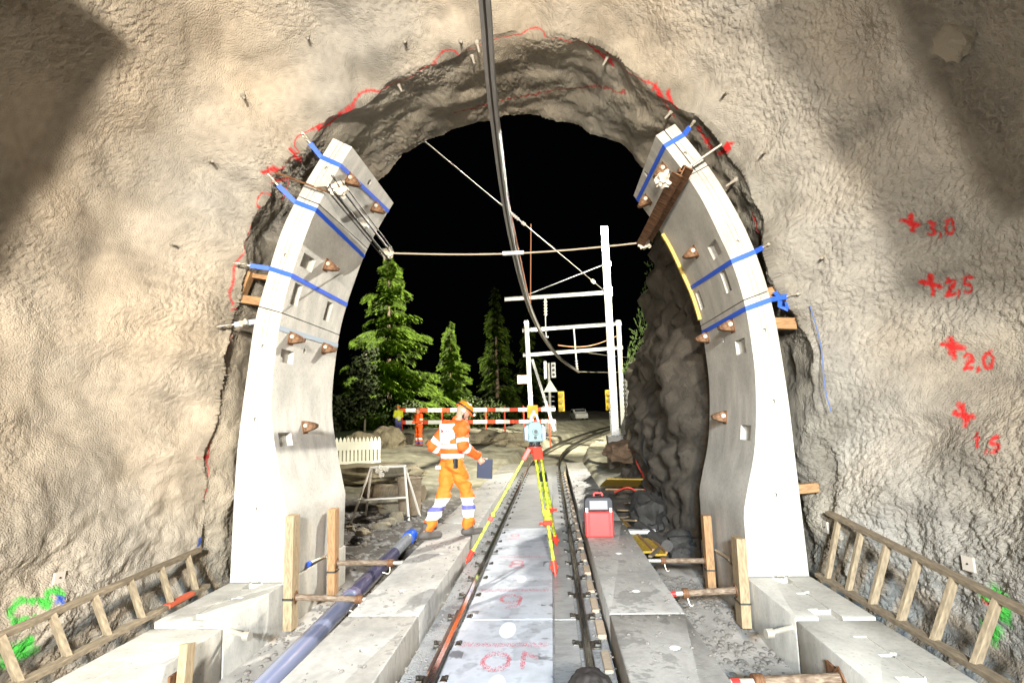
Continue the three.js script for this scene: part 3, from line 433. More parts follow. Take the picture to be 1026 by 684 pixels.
part('paint_mark', beam([-3.392, 0.0645, -5.45], [-3.405, 0.068, -5.85], 0.078, 0.034, 0.006), mat([0.55, 0.10, 0.04], 0.8), ladL);
ladder('wooden ladder lying on its side along the right wall', [3.07, 0.03, -2.4], [3.05, 0.03, -6.42], [3.44, 0.24, -2.6], [3.20, 0.66, -6.38], 10, M.greyTimber);
// ---------------------------------------------------------------- timber posts and steel props that wedge the foot of the lining
function post(label, x, z, y0, y1, w, d, m, lean = 0) { const o = thing('timber_post', label, 'timber post', [0, 0, 0], 0, 'timber posts at the foot of the lining'); part('timber', beam([x, y0, z], [x + lean, y1, z], w, d, 0.006), m, o); part('wire_tie', beam([x + lean * 0.3, lerp(y0, y1, 0.26), z], [x + lean * 0.32, lerp(y0, y1, 0.28), z], w + 0.012, d + 0.012), M.darkSteel, o); return o; }
post('front timber post against the left lining foot', -2.61, -6.40, -0.47, 0.74, 0.10, 0.17, M.timber);
post('rear timber post against the left lining foot', -2.61, -7.62, -0.47, 0.62, 0.10, 0.15, M.orangeTimber);
post('front timber post against the right lining foot', 2.255, -6.42, -0.47, 0.42, 0.10, 0.20, M.timber, 0.01);
post('rear timber post against the right lining foot', 2.255, -7.66, -0.47, 0.44, 0.10, 0.14, M.orangeTimber);
function prop(label, a, b, r, redAt) {
  const o = thing('steel_prop', label, 'steel prop', [0, 0, 0], 0, 'adjustable steel props across the floor'), A = V(...a), B = V(...b), P = (k) => A.clone().lerp(B, k).toArray();
  part('outer_tube', rod(P(0.38), b, r, 12), mat([0.27, 0.20, 0.14], 0.75, { map: T.rust }), o); part('inner_tube', rod(a, P(0.45), r * 0.75, 12), M.zinc, o);
  part('collar', rod(P(0.36), P(0.43), r * 1.45, 12), M.rust, o); if (redAt) part('red_band', rod(P(redAt), P(redAt + 0.06), r * 0.82, 12), M.red, o);
  const d = B.clone().sub(A).normalize(); for (const [p, s] of [[A, 1], [B, -1]]) part('end_plate', rod(p.toArray(), p.clone().addScaledVector(d, s * 0.012).toArray(), r * 2.1, 4), M.rust, o);
  part('handle', tube([P(0.40), V(...P(0.42)).add(V(0.02, -0.12, 0.05)).toArray(), V(...P(0.47)).add(V(0, -0.1, 0.06)).toArray()], r * 0.25, 8, 5), M.zinc, o);
  return o;
}
prop('steel prop from the rear right post to the walkway', [1.33, -0.10, -7.62], [2.20, -0.12, -7.66], 0.032);
prop('steel prop with red band from the front right post to the walkway', [1.33, -0.16, -6.42], [2.20, -0.12, -6.42], 0.036, 0.22);
prop('nearest steel prop with red band, between right walkway and plinth', [1.33, -0.16, -4.38], [2.32, -0.17, -4.50], 0.04, 0.2);
prop('steel prop from the rear left post to the walkway', [-1.38, -0.10, -7.66], [-2.56, -0.08, -7.62], 0.034);
prop('steel prop from the front left post to the walkway', [-1.38, -0.20, -6.44], [-2.56, -0.14, -6.40], 0.034);
for (const [x, z, s, l] of [[-2.70, -7.1, 1, 'short blue tipped bolt bar sticking out of the left lining foot'], [2.34, -7.05, -1, 'short bolt bar sticking out of the right lining foot']]) {
  const o = thing('bolt_bar', l, 'bolt bar'); part('bar', rod([x, 0.05, z], [x + s * 0.02, 0.03, z - 0.5], 0.016, 8), M.zinc, o); part('tip', rod([x, 0.05, z], [x, 0.05, z + 0.06], 0.03, 8), s > 0 ? M.strap : M.zinc, o);
}
{ const o = thing('timber_stake', 'slanted timber stake leaning on the second left plinth block', 'timber stake'); part('timber', beam([-2.60, -0.5, -4.52], [-2.655, 0.03, -4.66], 0.07, 0.11, 0.006), M.timber, o); part('cleat', beam([-2.60, -0.36, -4.44], [-2.25, -0.42, -4.40], 0.06, 0.09, 0.005), M.rust, o); }
// ---------------------------------------------------------------- the plastic drain pipe
{
  const a = V(-1.93, -0.28, -3.3), b = V(-2.22, -0.26, -10.3), P = (k) => a.clone().lerp(b, k), o = thing('plastic_pipe', 'long dark violet plastic pipe with blue cap lying beside the left walkway', 'pipe');
  const seg = (n, k0, k1, r, m) => part(n, rod(P(k0), P(k1), r, 26), m, o);
  const plastic = (c, r) => mat(c, r, { roughnessMap: T.scratch });
  seg('pipe_barrel', 0, 0.52, 0.092, plastic([0.17, 0.19, 0.28], 0.3)); seg('wrapped_section', 0.50, 0.80, 0.098, plastic([0.06, 0.055, 0.10], 0.35)); seg('grey_section', 0.79, 0.96, 0.094, plastic([0.20, 0.21, 0.23], 0.4));
  seg('pipe_collar', 0.495, 0.512, 0.104, plastic([0.12, 0.10, 0.16], 0.4)); const cap = seg('blue_cap', 0.95, 1.0, 0.108, plastic([0.02, 0.10, 0.55], 0.4));
  part('cap_rim', rod(P(0.972), P(0.977), 0.113, 26), plastic([0.01, 0.05, 0.35], 0.4), cap);
}
// ---------------------------------------------------------------- what holds the lining: straps, brackets, walers, wedges
function ribbon(pts, nrm, w, th = 0.004) {
  const q = [], n = pts.length, cs = pts.map((p, i) => { const t = pts[min(n - 1, i + 1)].clone().sub(pts[max(0, i - 1)]).normalize(), s = t.clone().cross(nrm[i]).normalize(), u = nrm[i]; return [[-1, 0], [1, 0], [1, 1], [-1, 1]].map(([a, b]) => p.clone().addScaledVector(s, a * w / 2).addScaledVector(u, b * th)); });
  for (let i = 1; i < n; i++) for (let k = 0; k < 4; k++) { const a = cs[i - 1][k], b = cs[i][k], c = cs[i][(k + 1) % 4], d = cs[i - 1][(k + 1) % 4]; for (const v of [a, b, c, a, c, d]) q.push(v.x, v.y, v.z); }
  for (const [c, o] of [[cs[0], [0, 1, 2, 0, 2, 3]], [cs[n - 1], [0, 2, 1, 0, 3, 2]]]) for (const k of o) q.push(c[k].x, c[k].y, c[k].z);
  const g = new THREE.BufferGeometry(); g.setAttribute('position', new THREE.Float32BufferAttribute(q, 3)); g.computeVertexNormals(); return boxUV(g);
}
function hookGeo(a, b) {                                          // snap hook with two eyes between a and b
  const A = V(...a), B = V(...b), P = (k) => A.clone().lerp(B, k), d = B.clone().sub(A), l = d.length();
  const ringAt = (k, r) => { const g = flat(new THREE.TorusGeometry(r, r * 0.3, 6, 14)); return along(g.rotateX(PI / 2).scale(1, 1, 1.5), P(k - 0.01), P(k + 0.01)); };
  return [ringAt(0.2, min(0.04, l * 0.2)), ringAt(0.55, min(0.032, l * 0.16)), rod(P(0.7), P(1), 0.012, 7), rod(P(0.0), P(0.12), 0.02, 7)];
}
function strap(side, hook, yFront, yBack, label, m, w = 0.055, ratchet) {
  const o = thing('tie_down_strap', label, 'strap', [0, 0, 0], 0, 'tie down straps round the lining segments');
  const tf = tOfY(side, yFront), pts = [], nr = [], zf = RING_F + 0.004, fwd = V(0, 0, 1);
  const outer = ringPoint(side, tf, 1, zf), hk = V(...hook), free = hk.clone().lerp(outer, 0.42);
  for (let k = 0; k <= 3; k++) { pts.push(free.clone().lerp(outer, k / 3)); nr.push(fwd); }
  for (let k = 1; k <= 6; k++) { pts.push(ringPoint(side, tf, 1 - k / 6, zf)); nr.push(k === 6 ? ringFrame(side, tf, zf).n.clone().add(fwd).normalize() : fwd); }
  for (let k = 1; k <= 12; k++) { const z = lerp(RING_F, RING_B, k / 12), f = ringFrame(side, tOfY(side, lerp(yFront, yBack, k / 12)), z, 0.004); pts.push(f.p); nr.push(f.n); }
  pts.push(ringPoint(side, tOfY(side, yBack), 0.3, RING_B - 0.006)); nr.push(V(0, 0, -1));
  part('webbing', ribbon(pts, nr, w, 0.005), m, o);
  part('snap_hook', hookGeo(hook, free.toArray()), M.zinc, o);
  if (ratchet) { const p = free.clone().lerp(outer, 0.5); part('ratchet', [bx(0.10, 0.05, 0.05, p.x, p.y, p.z + 0.025, 0.008), rod([p.x - 0.03, p.y - 0.04, p.z + 0.03], [p.x + 0.03, p.y + 0.04, p.z + 0.03], 0.02, 8)], M.zinc, o); }
  return o;
}
strap('l', [-2.54, 5.22, -6.28], 4.86, 4.96, 'uppermost blue strap round the left top lining segment', M.strap);
strap('l', [-2.98, 4.74, -6.28], 4.31, 4.26, 'blue strap along the steel waler on the left lining', M.strap);
strap('l', [-3.31, 3.64, -6.28], 3.51, 3.52, 'blue strap round the middle left lining segment, between slot and pocket', M.strap);
strap('l', [-3.47, 2.89, -6.26], 2.88, 2.90, 'pale grey strap just below the left lining joint', M.strapPale, 0.06, true);
strap('r', [2.10, 5.06, -6.28], 4.86, 4.92, 'uppermost blue strap round the right top lining segment', M.strap);
strap('r', [2.80, 3.56, -6.26], 3.43, 3.53, 'blue strap across the slot of the middle right lining segment', M.strap);
strap('r', [3.05, 2.98, -6.22], 2.88, 2.88, 'blue strap just below the right lining joint', M.strap, 0.055);
{ const o = thing('strap_tail', 'loose blue strap end bunched beside the right timber wedge', 'strap'); part('webbing', ribbon([V(2.88, 3.06, -6.44), V(2.92, 2.98, -6.40), V(2.90, 2.88, -6.38), V(2.96, 2.84, -6.36), V(2.98, 2.92, -6.38)], Array(5).fill(V(0.2, 0, 1).normalize()), 0.055), M.strap, o); }
{ const o = thing('blue_cord', 'thin blue cord hanging down the right wall below the strap hook', 'cord'), pts = []; for (let k = 0; k <= 10; k++) { const y = 2.85 - 0.19 * k, z = -6.24 - 0.02 * sin(k * 1.3), p = wallPoint(0, 0).p; pts.push([3.16 + 0.015 * k + 0.03 * sin(k), y, z + 0.13 * (k / 10)]); } part('cord', tube(pts.slice(0, 7), 0.007, 40, 5), mat([0.10, 0.15, 0.32], 0.8), o); }
// brackets bolted to the inner face
const bracketParts = () => {
  const body = prism([[0, 0.075], [0.05, 0.085], [0.13, 0.055], [0.20, 0.015], [0.19, -0.03], [0.10, -0.06], [0, -0.075]], 0.12, 0.008).rotateY(-PI / 2).rotateZ(0);
  return { body, plate: bx(0.17, 0.19, 0.012, 0, 0, 0.006, 0.003), bolt: [rod([0.055, 0.02, 0.05], [0.085, 0.02, 0.05], 0.030, 6), rod([0.08, 0.02, 0.05], [0.115, 0.02, 0.05], 0.014, 8)], lug: [bx(0.14, 0.035, 0.10, 0, 0.0, 0.13, 0.006)] };
};
const BRK = bracketParts(), M_brk = mat([0.24, 0.125, 0.06], 0.75, { map: T.rust });
const BRACKETS = [['l', 4.83, -6.78, 'upper brown bracket near the front edge of the left top segment'], ['l', 4.85, -7.81, 'brown bracket near the far edge of the left top segment'], ['l', 3.84, -7.23, 'single brown bracket on the middle left lining segment'], ['l', 2.80, -6.78, 'brown bracket under the pale strap, near the left front edge'], ['l', 2.80, -7.82, 'brown bracket under the pale strap, near the left far edge'], ['l', 1.70, -7.31, 'lowest brown bracket on the left lining'],
  ['r', 4.74, -6.81, 'upper brown bracket near the front edge of the right top segment'], ['r', 4.78, -7.92, 'brown bracket near the far edge of the right top segment'], ['r', 3.83, -7.39, 'single brown bracket on the middle right lining segment'], ['r', 2.77, -6.98, 'brown bracket below the right joint, near the front edge'], ['r', 2.78, -8.1, 'brown bracket below the right joint, near the far edge'], ['r', 1.67, -7.56, 'lowest brown bracket on the right lining']];
for (const [side, y, z, label] of BRACKETS) {
  const o = thing('lining_bracket', label, 'bracket', [0, 0, 0], 0, 'brown brackets bolted to the lining'), f = ringFrame(side, tOfY(side, y), z);
  o.applyMatrix4(f.m); o.scale.set(side === 'r' ? 1 : -1, 1, 1).multiplyScalar(0.88);
  part('body', BRK.body.clone(), M_brk, o); part('base_plate', BRK.plate.clone(), M.rust, o); part('bolt', BRK.bolt.map((g) => g.clone()), M.zinc, o); part('lug', BRK.lug.map((g) => g.clone()), M_brk, o);
}
// steel walers across the joints with wrapped ends, tied to the rock
function crumple(r, seed, c) { const g = flat(new THREE.IcosahedronGeometry(r, 4)), p = g.attributes.position, v = V(); for (let i = 0; i < p.count; i++) { v.fromBufferAttribute(p, i); const n = v.clone().normalize(), k = 1 + 0.9 * N3(n.x * 2.2 + seed, n.y * 2.2, n.z * 2.2) + 0.5 * abs(N3(n.x * 5, n.y * 5 + seed, n.z * 5)); v.multiplyScalar(k); p.setXYZ(i, v.x, v.y, v.z); } g.computeVertexNormals(); return g.translate(...c); }
{
  const o = thing('steel_waler', 'pair of grey steel channels across the left lining joint with wrapped ends', 'steel beam'), a = V(-2.10, 4.50, -6.18), b = V(-2.17, 4.40, -8.62), f = ringFrame('l', tOfY('l', 4.4), -7.3);
  const up = f.up, n = f.n;
  for (const s of [-1, 1]) { const A = a.clone().addScaledVector(up, 0.055 * s), B = b.clone().addScaledVector(up, 0.055 * s); part('channel', [beam(A.toArray(), B.toArray(), 0.012, 0.14, 0.002, -0.46), beam(A.clone().addScaledVector(n, 0.062).addScaledVector(up, 0.025 * s), B.clone().addScaledVector(n, 0.062).addScaledVector(up, 0.025 * s), 0.05, 0.012, 0.002, 1.05), beam(A.clone().addScaledVector(n, -0.062).addScaledVector(up, 0.025 * s), B.clone().addScaledVector(n, -0.062).addScaledVector(up, 0.025 * s), 0.05, 0.012, 0.002, 1.05)], M.darkSteel, o); }
  part('spacer', bx(0.10, 0.10, 0.05, (a.x + b.x) / 2, (a.y + b.y) / 2, (a.z + b.z) / 2), M.zinc, o);
  part('paper_wrapping', crumple(0.075, 3, [a.x + 0.02, a.y - 0.02, a.z - 0.1]), M.paper, o); part('paper_wrapping', crumple(0.075, 9, [b.x, b.y, b.z]), M.paper, o);
  part('tie_rod', rod([-2.98, 4.80, -6.30], [-2.18, 4.46, -6.34], 0.013, 7), M.rust, o);
  part('clamp_plate', bx(0.16, 0.05, 0.14, -2.30, 4.56, -6.36, 0.004), M.zinc, o);
}
{
  const o = thing('steel_waler', 'brown steel girder across the right lining joint with wrapped ends', 'steel beam'), a = V(1.90, 4.42, -6.16), b = V(1.86, 4.36, -8.62), f = ringFrame('r', tOfY('r', 4.4), -7.3), n = f.n, up = f.up;
  part('girder', [beam(a, b, 0.014, 0.15, 0.002, 0.5), ...[-1, 1].map((s) => beam(a.clone().addScaledVector(n, 0.07 * s), b.clone().addScaledVector(n, 0.07 * s), 0.13, 0.014, 0.002, 0.55))], M.rust, o);
  part('paper_wrapping', crumple(0.075, 13, [a.x - 0.16, a.y + 0.02, a.z - 0.25]), M.paper, o); part('paper_wrapping', crumple(0.08, 19, [b.x, b.y, b.z]), M.paper, o);
  part('tie_rod', rod([2.37, 4.74, -6.24], [1.92, 4.47, -6.3], 0.014, 7), M.zinc, o); part('clamp_plate', bx(0.10, 0.05, 0.10, 1.93, 4.48, -6.32, 0.004), M.rust, o);
}
{ const o = thing('edge_bar', 'yellow steel bar along the far edge of the middle right segment', 'steel bar'), pts = [], nr = []; for (let k = 0; k <= 12; k++) { const f = ringFrame('r', tOfY('r', lerp(3.06, 4.36, k / 12)), -8.2, 0.002); pts.push(f.p); nr.push(f.n); } part('bar', ribbon(pts, nr, 0.05, 0.045), mat([0.60, 0.42, 0.10], 0.45, { metalness: 0.3 }), o); }
// timber wedges between lining and rock
{
  const o = thing('timber_wedge', 'square timber frame wedged behind the left lining', 'timber wedge', [0, 0, 0], 0, 'timber wedges behind the lining');
  part('block', beam([-3.05, 3.22, -6.62], [-3.5, 3.30, -6.62], 0.12, 0.10, 0.005), M.orangeTimber, o); part('block', beam([-3.40, 3.34, -6.60], [-3.30, 3.62, -6.60], 0.12, 0.07, 0.005), M.orangeTimber, o); part('block', beam([-3.28, 3.58, -6.66], [-3.08, 3.54, -6.66], 0.12, 0.06, 0.005), M.orangeTimber, o);
  const q = thing('timber_wedge', 'stacked orange timber wedge behind the right lining, above the strap hook', 'timber wedge', [0, 0, 0], 0, 'timber wedges behind the lining');
  part('block', beam([2.79, 3.04, -6.58], [3.20, 3.12, -6.58], 0.12, 0.15, 0.005), M.orangeTimber, q); part('block', beam([2.83, 2.72, -6.56], [3.12, 2.70, -6.56], 0.12, 0.13, 0.005), M.orangeTimber, q);
  const r = thing('timber_wedge', 'small timber wedge low behind the right lining', 'timber wedge', [0, 0, 0], 0, 'timber wedges behind the lining'); part('block', beam([2.93, 0.88, -6.58], [3.20, 0.90, -6.58], 0.10, 0.10, 0.005), M.orangeTimber, r);
}
// the rope between the walers
{ const o = thing('span_rope', 'thin rope stretched across the portal between the two steel walers', 'rope'), pts = []; for (let k = 0; k <= 12; k++) pts.push([lerp(-2.17, 1.86, k / 12), lerp(4.40, 4.37, k / 12) - 0.09 * sin(k / 12 * PI), -8.64]); part('rope', tube(pts, 0.014, 40, 6), mat([0.45, 0.38, 0.28], 0.8), o); part('white_clamp', bx(0.34, 0.055, 0.06, -0.17, 4.30, -8.64, 0.01), M.white, o); }
// ---------------------------------------------------------------- people: one continuous surface from a skeleton of tapered limbs
const cap = (a, b, ra, rb) => { const dx = b[0] - a[0], dy = b[1] - a[1], dz = b[2] - a[2], l2 = dx * dx + dy * dy + dz * dz || 1e-9; return (x, y, z) => { const px = x - a[0], py = y - a[1], pz = z - a[2], h = clamp((px * dx + py * dy + pz * dz) / l2, 0, 1); return hypot(px - dx * h, py - dy * h, pz - dz * h) - lerp(ra, rb, h); }; };
const ell = (c, r) => (x, y, z) => { const k = hypot((x - c[0]) / r[0], (y - c[1]) / r[1], (z - c[2]) / r[2]); return (k - 1) * min(...r); };
const blend = (list, k) => (x, y, z) => { let d = list[0](x, y, z); for (let i = 1; i < list.length; i++) { const e = list[i](x, y, z), h = max(k - abs(d - e), 0) / k; d = min(d, e) - h * h * k * 0.25; } return d; };
function surfaceNet(f, lo, hi, cell) {                            // naive surface nets
  const n = [0, 1, 2].map((k) => Math.ceil((hi[k] - lo[k]) / cell) + 1), F = new Float32Array(n[0] * n[1] * n[2]), at = (i, j, k) => (k * n[1] + j) * n[0] + i;
  for (let k = 0; k < n[2]; k++) for (let j = 0; j < n[1]; j++) for (let i = 0; i < n[0]; i++) F[at(i, j, k)] = f(lo[0] + i * cell, lo[1] + j * cell, lo[2] + k * cell);
  const id = new Int32Array(F.length).fill(-1), P = [], I = [], E = [[0, 1], [2, 3], [4, 5], [6, 7], [0, 2], [1, 3], [4, 6], [5, 7], [0, 4], [1, 5], [2, 6], [3, 7]];
  for (let k = 0; k < n[2] - 1; k++) for (let j = 0; j < n[1] - 1; j++) for (let i = 0; i < n[0] - 1; i++) {
    const v = []; let c = 0; for (let m = 0; m < 8; m++) { const q = F[at(i + (m & 1), j + (m >> 1 & 1), k + (m >> 2))]; v.push(q); if (q < 0) c++; } if (!c || c === 8) continue;
    let x = 0, y = 0, z = 0, w = 0; for (const [a, b] of E) if (v[a] < 0 !== v[b] < 0) { const t = v[a] / (v[a] - v[b]); x += lerp(a & 1, b & 1, t); y += lerp(a >> 1 & 1, b >> 1 & 1, t); z += lerp(a >> 2, b >> 2, t); w++; }
    id[at(i, j, k)] = P.length / 3; P.push(lo[0] + (i + x / w) * cell, lo[1] + (j + y / w) * cell, lo[2] + (k + z / w) * cell);
  }
  for (let k = 1; k < n[2] - 1; k++) for (let j = 1; j < n[1] - 1; j++) for (let i = 1; i < n[0] - 1; i++) {
    const s = F[at(i, j, k)] < 0; const q = (a, b, c, d, fl) => { const o = [id[a], id[b], id[c], id[d]]; if (o.includes(-1)) return; fl ? I.push(o[0], o[1], o[2], o[0], o[2], o[3]) : I.push(o[0], o[2], o[1], o[0], o[3], o[2]); };
    if (s !== F[at(i + 1, j, k)] < 0) q(at(i, j - 1, k - 1), at(i, j, k - 1), at(i, j, k), at(i, j - 1, k), s);
    if (s !== F[at(i, j + 1, k)] < 0) q(at(i - 1, j, k - 1), at(i - 1, j, k), at(i, j, k), at(i, j, k - 1), s);
    if (s !== F[at(i, j, k + 1)] < 0) q(at(i - 1, j - 1, k), at(i, j - 1, k), at(i, j, k), at(i - 1, j, k), s);
  }
  const g = new THREE.BufferGeometry(); g.setAttribute('position', new THREE.Float32BufferAttribute(P, 3)); g.setIndex(I); g.computeVertexNormals();
  const u = new Float32Array(P.length / 3 * 2); for (let i = 0; i < P.length / 3; i++) { u[i * 2] = P[i * 3] + P[i * 3 + 2]; u[i * 2 + 1] = P[i * 3 + 1]; } g.setAttribute('uv', new THREE.BufferAttribute(u, 2)); return flat(g);
}
function sorted(g, pick) {                                        // split a surface into named pieces by where each triangle lies
  const p = g.attributes.position, nn = g.attributes.normal, uv = g.attributes.uv, out = {};
  for (let i = 0; i < p.count; i += 3) { const c = [0, 1, 2].map((k) => (p.array[i * 3 + k] + p.array[i * 3 + 3 + k] + p.array[i * 3 + 6 + k]) / 3), q = out[pick(...c)] ??= [[], [], []]; q[0].push(...p.array.subarray(i * 3, i * 3 + 9)); q[1].push(...nn.array.subarray(i * 3, i * 3 + 9)); q[2].push(...uv.array.subarray(i * 2, i * 2 + 6)); }
  return Object.fromEntries(Object.entries(out).map(([k, [a, b, c]]) => { const h = new THREE.BufferGeometry(); h.setAttribute('position', new THREE.Float32BufferAttribute(a, 3)); h.setAttribute('normal', new THREE.Float32BufferAttribute(b, 3)); h.setAttribute('uv', new THREE.Float32BufferAttribute(c, 2)); return [k, h]; }));
}
const mid = (a, b, k) => a.map((v, i) => lerp(v, b[i], k)), addv = (a, b) => a.map((v, i) => v + b[i]);
function handBones(wrist, dir, palm, out) {                       // palm and five bent fingers; dir = where the hand points, palm = palm normal
  const D = V(...dir).normalize(), N = V(...palm).normalize(), S = D.clone().cross(N).normalize(), at = (d, s, n) => V(...wrist).addScaledVector(D, d).addScaledVector(S, s).addScaledVector(N, n).toArray();
  out.push(cap(at(0, 0, 0), at(0.07, 0.0, 0), 0.030, 0.036), cap(at(0.03, 0.022, 0), at(0.085, 0.03, 0), 0.018, 0.016), cap(at(0.03, -0.022, 0), at(0.085, -0.03, 0), 0.018, 0.016));
  [[-0.033, 0.06], [-0.011, 0.072], [0.011, 0.066], [0.032, 0.052]].forEach(([s, l]) => { const a = at(0.085, s, 0), b = at(0.085 + l * 0.55, s, 0.012), c = at(0.085 + l * 0.85, s, 0.035); out.push(cap(a, b, 0.0105, 0.0095), cap(b, c, 0.0095, 0.0085)); });
  out.push(cap(at(0.02, -0.03, 0.008), at(0.06, -0.06, 0.02), 0.013, 0.011), cap(at(0.06, -0.06, 0.02), at(0.095, -0.062, 0.035), 0.011, 0.009));
}
function makePerson(o, J, opt) {
  const body = [], jacket = [], legs = [], c = opt.cell;
  // skin: the whole figure, continuous
  body.push(cap(J.pelvis, J.chest, 0.11, 0.12), cap(J.chest, J.neck, 0.10, 0.055), cap(J.neck, J.head, 0.055, 0.06));
  for (const s of ['L', 'R']) { body.push(cap(J.chest, J['sh' + s], 0.09, 0.065), cap(J['sh' + s], J['el' + s], 0.052, 0.042), cap(J['el' + s], J['wr' + s], 0.042, 0.028), cap(J.pelvis, J['hip' + s], 0.10, 0.085), cap(J['hip' + s], J['kn' + s], 0.085, 0.058), cap(J['kn' + s], J['an' + s], 0.058, 0.040), cap(J['an' + s], addv(J['an' + s], [0, -0.05, -0.08]), 0.04, 0.03)); }
  const bodyF = blend(body, 0.05);
  const H = J.head, q = opt.look, dir = V(...q).normalize(), right = dir.clone().cross(UP).normalize(), hup = right.clone().cross(dir), hp = (r, u, f) => V(...H).addScaledVector(right, r).addScaledVector(hup, u).addScaledVector(dir, f).toArray();
  const head = [cap(hp(0, 0.05, -0.015), hp(0, 0.04, 0.02), 0.088, 0.082), cap(hp(0, 0, 0.02), hp(0, -0.075, 0.05), 0.068, 0.042), cap(hp(0, 0.005, 0.085), hp(0, -0.025, 0.105), 0.012, 0.016), cap(hp(0.03, -0.07, 0.06), hp(-0.03, -0.07, 0.06), 0.022, 0.022),
    cap(hp(0.085, 0.01, -0.005), hp(0.088, -0.025, -0.002), 0.016, 0.012), cap(hp(-0.085, 0.01, -0.005), hp(-0.088, -0.025, -0.002), 0.016, 0.012), cap(hp(0.03, 0.025, 0.075), hp(-0.03, 0.025, 0.075), 0.018, 0.018)];
  const hands = []; for (const s of ['L', 'R']) if (opt['hand' + s]) handBones(J['wr' + s], ...opt['hand' + s], hands);
  const fullF = (x, y, z) => min(bodyF(x, y, z), headF(x, y, z)), headF = blend(head, 0.025), handF = hands.length ? blend(hands, 0.008) : null;
  const lo = [-0.75, -0.02, -0.75], hi = [0.75, 1.95, 0.75];
  const geo = [surfaceNet(blend([bodyF, headF], 0.03), lo, hi, max(c, 0.014))];
  if (c < 0.012) { const b = (p, r) => [p.map((v) => v - r), p.map((v) => v + r)]; geo.push(surfaceNet(blend([headF, cap(J.neck, J.head, 0.055, 0.06)], 0.03), ...b(hp(0, 0, 0.01), 0.16), 0.005)); if (handF) for (const s of ['L', 'R']) if (opt['hand' + s]) geo.push(surfaceNet(handF, ...b(addv(J['wr' + s], V(...opt['hand' + s][0]).normalize().multiplyScalar(0.07).toArray()), 0.14), 0.004)); }
  const bd = part('body', geo, opt.skin, o);
  // clothes
  jacket.push(cap(J.pelvis, J.chest, opt.fat * 0.155, opt.fat * 0.165), cap(J.chest, J.neck, 0.14, 0.07), cap(addv(J.pelvis, [0, -0.06, 0]), J.pelvis, opt.fat * 0.15, opt.fat * 0.15), ell(addv(mid(J.pelvis, J.chest, 0.55), [0, 0, 0]), [0.20 * opt.fat, 0.27, 0.135 * opt.fat]));
  for (const s of ['L', 'R']) jacket.push(cap(J.chest, J['sh' + s], 0.12, 0.088), cap(J['sh' + s], J['el' + s], 0.083, 0.072), cap(J['el' + s], mid(J['el' + s], J['wr' + s], 0.9), 0.072, 0.056));
  for (const s of ['L', 'R']) { const q = opt.slim ?? 1; legs.push(cap(J['hip' + s], J['kn' + s], 0.118 * q, 0.096 * q), cap(J['kn' + s], mid(J['kn' + s], J['an' + s], 0.9), 0.094 * q, 0.088 * q), cap(J.pelvis, J['hip' + s], 0.13 * q, 0.125 * q)); }
  const fold = (x, y, z) => 0.014 * N3(x * 9, y * 7, z * 9) + 0.010 * N3(x * 20 + 5, y * 16, z * 20) + 0.008 * sin(y * 34 + 5 * N3(x * 5, y * 5, z * 5));
  const jF = blend(jacket, 0.05), lF = blend(legs, 0.045), hem = J.pelvis[1] - (opt.hem ?? 0.10);
  const jG = surfaceNet((x, y, z) => max(jF(x, y, z) + fold(x, y, z), (hem - y)), lo, hi, c), lG = surfaceNet((x, y, z) => max(lF(x, y, z) + fold(x, y, z) * 1.2, y - J.pelvis[1] - 0.02), lo, hi, c);
  const onArm = (x, y, z) => { let r = null; for (const s of ['L', 'R']) { const d1 = cap(J['sh' + s], J['el' + s], 0, 0)(x, y, z), d2 = cap(J['el' + s], J['wr' + s], 0, 0)(x, y, z), dt = jTorso(x, y, z); if (min(d1, d2) < 0.11 && dt > 0.015) r = [s, d1 < d2 ? V(x, y, z).sub(V(...J['sh' + s])).dot(V(...J['el' + s]).sub(V(...J['sh' + s])).normalize()) : 10 + V(x, y, z).sub(V(...J['el' + s])).dot(V(...J['wr' + s]).sub(V(...J['el' + s])).normalize())]; } return r; };
  const jTorso = blend(jacket.slice(0, 4), 0.05), B = opt.bands ?? [];
  const jp = sorted(jG, (x, y, z) => { const a = onArm(x, y, z); if (a) { const k = opt.armBands.findIndex(([u, v]) => a[1] > u && a[1] < v); return k < 0 ? 'cloth' : 'stripe' + a[0] + k; } const k = B.findIndex(([u, v]) => y > u && y < v); return k < 0 ? 'cloth' : 'stripe' + k; });
  const jk = part('jacket', jp.cloth, opt.jacket, o); for (const k in jp) if (k !== 'cloth') part('reflective_stripe', jp[k], opt.stripe, jk);
  const lp = sorted(lG, (x, y, z) => { const k = (opt.legBands ?? []).findIndex(([u, v]) => y > u && y < v), s = cap(J.knL, J.anL, 0, 0)(x, y, z) < cap(J.knR, J.anR, 0, 0)(x, y, z) ? 'L' : 'R'; return k < 0 ? 'cloth' : opt.legBands[k][2] + s + k; });
  const tr = part('trousers', lp.cloth, opt.trousers, o); for (const k in lp) if (k !== 'cloth') part(k[0] === 'w' ? 'reflective_stripe' : 'blue_stripe', lp[k], k[0] === 'w' ? opt.stripe : opt.blue, tr);
  for (const s of ['L', 'R']) { const a = J['an' + s], f = opt['toe' + s] ?? [0, 0, -1], t = V(...f).normalize(); const toe = V(a[0], 0.045, a[2]).addScaledVector(t, 0.17).toArray(), heel = V(a[0], 0.05, a[2]).addScaledVector(t, -0.06).toArray(); const F = blend([cap(heel, toe, 0.048, 0.045), cap([a[0], a[1] + 0.06, a[2]], [a[0], 0.06, a[2]], 0.06, 0.052)], 0.04); part('boot', surfaceNet((x, y, z) => max(F(x, y, z), 0.004 - y), [a[0] - 0.32, -0.01, a[2] - 0.32], [a[0] + 0.32, 0.26, a[2] + 0.32], max(c, 0.01)), opt.boots, o); }
  return { hp, bd, jk, tr, right, hup, dir };
}
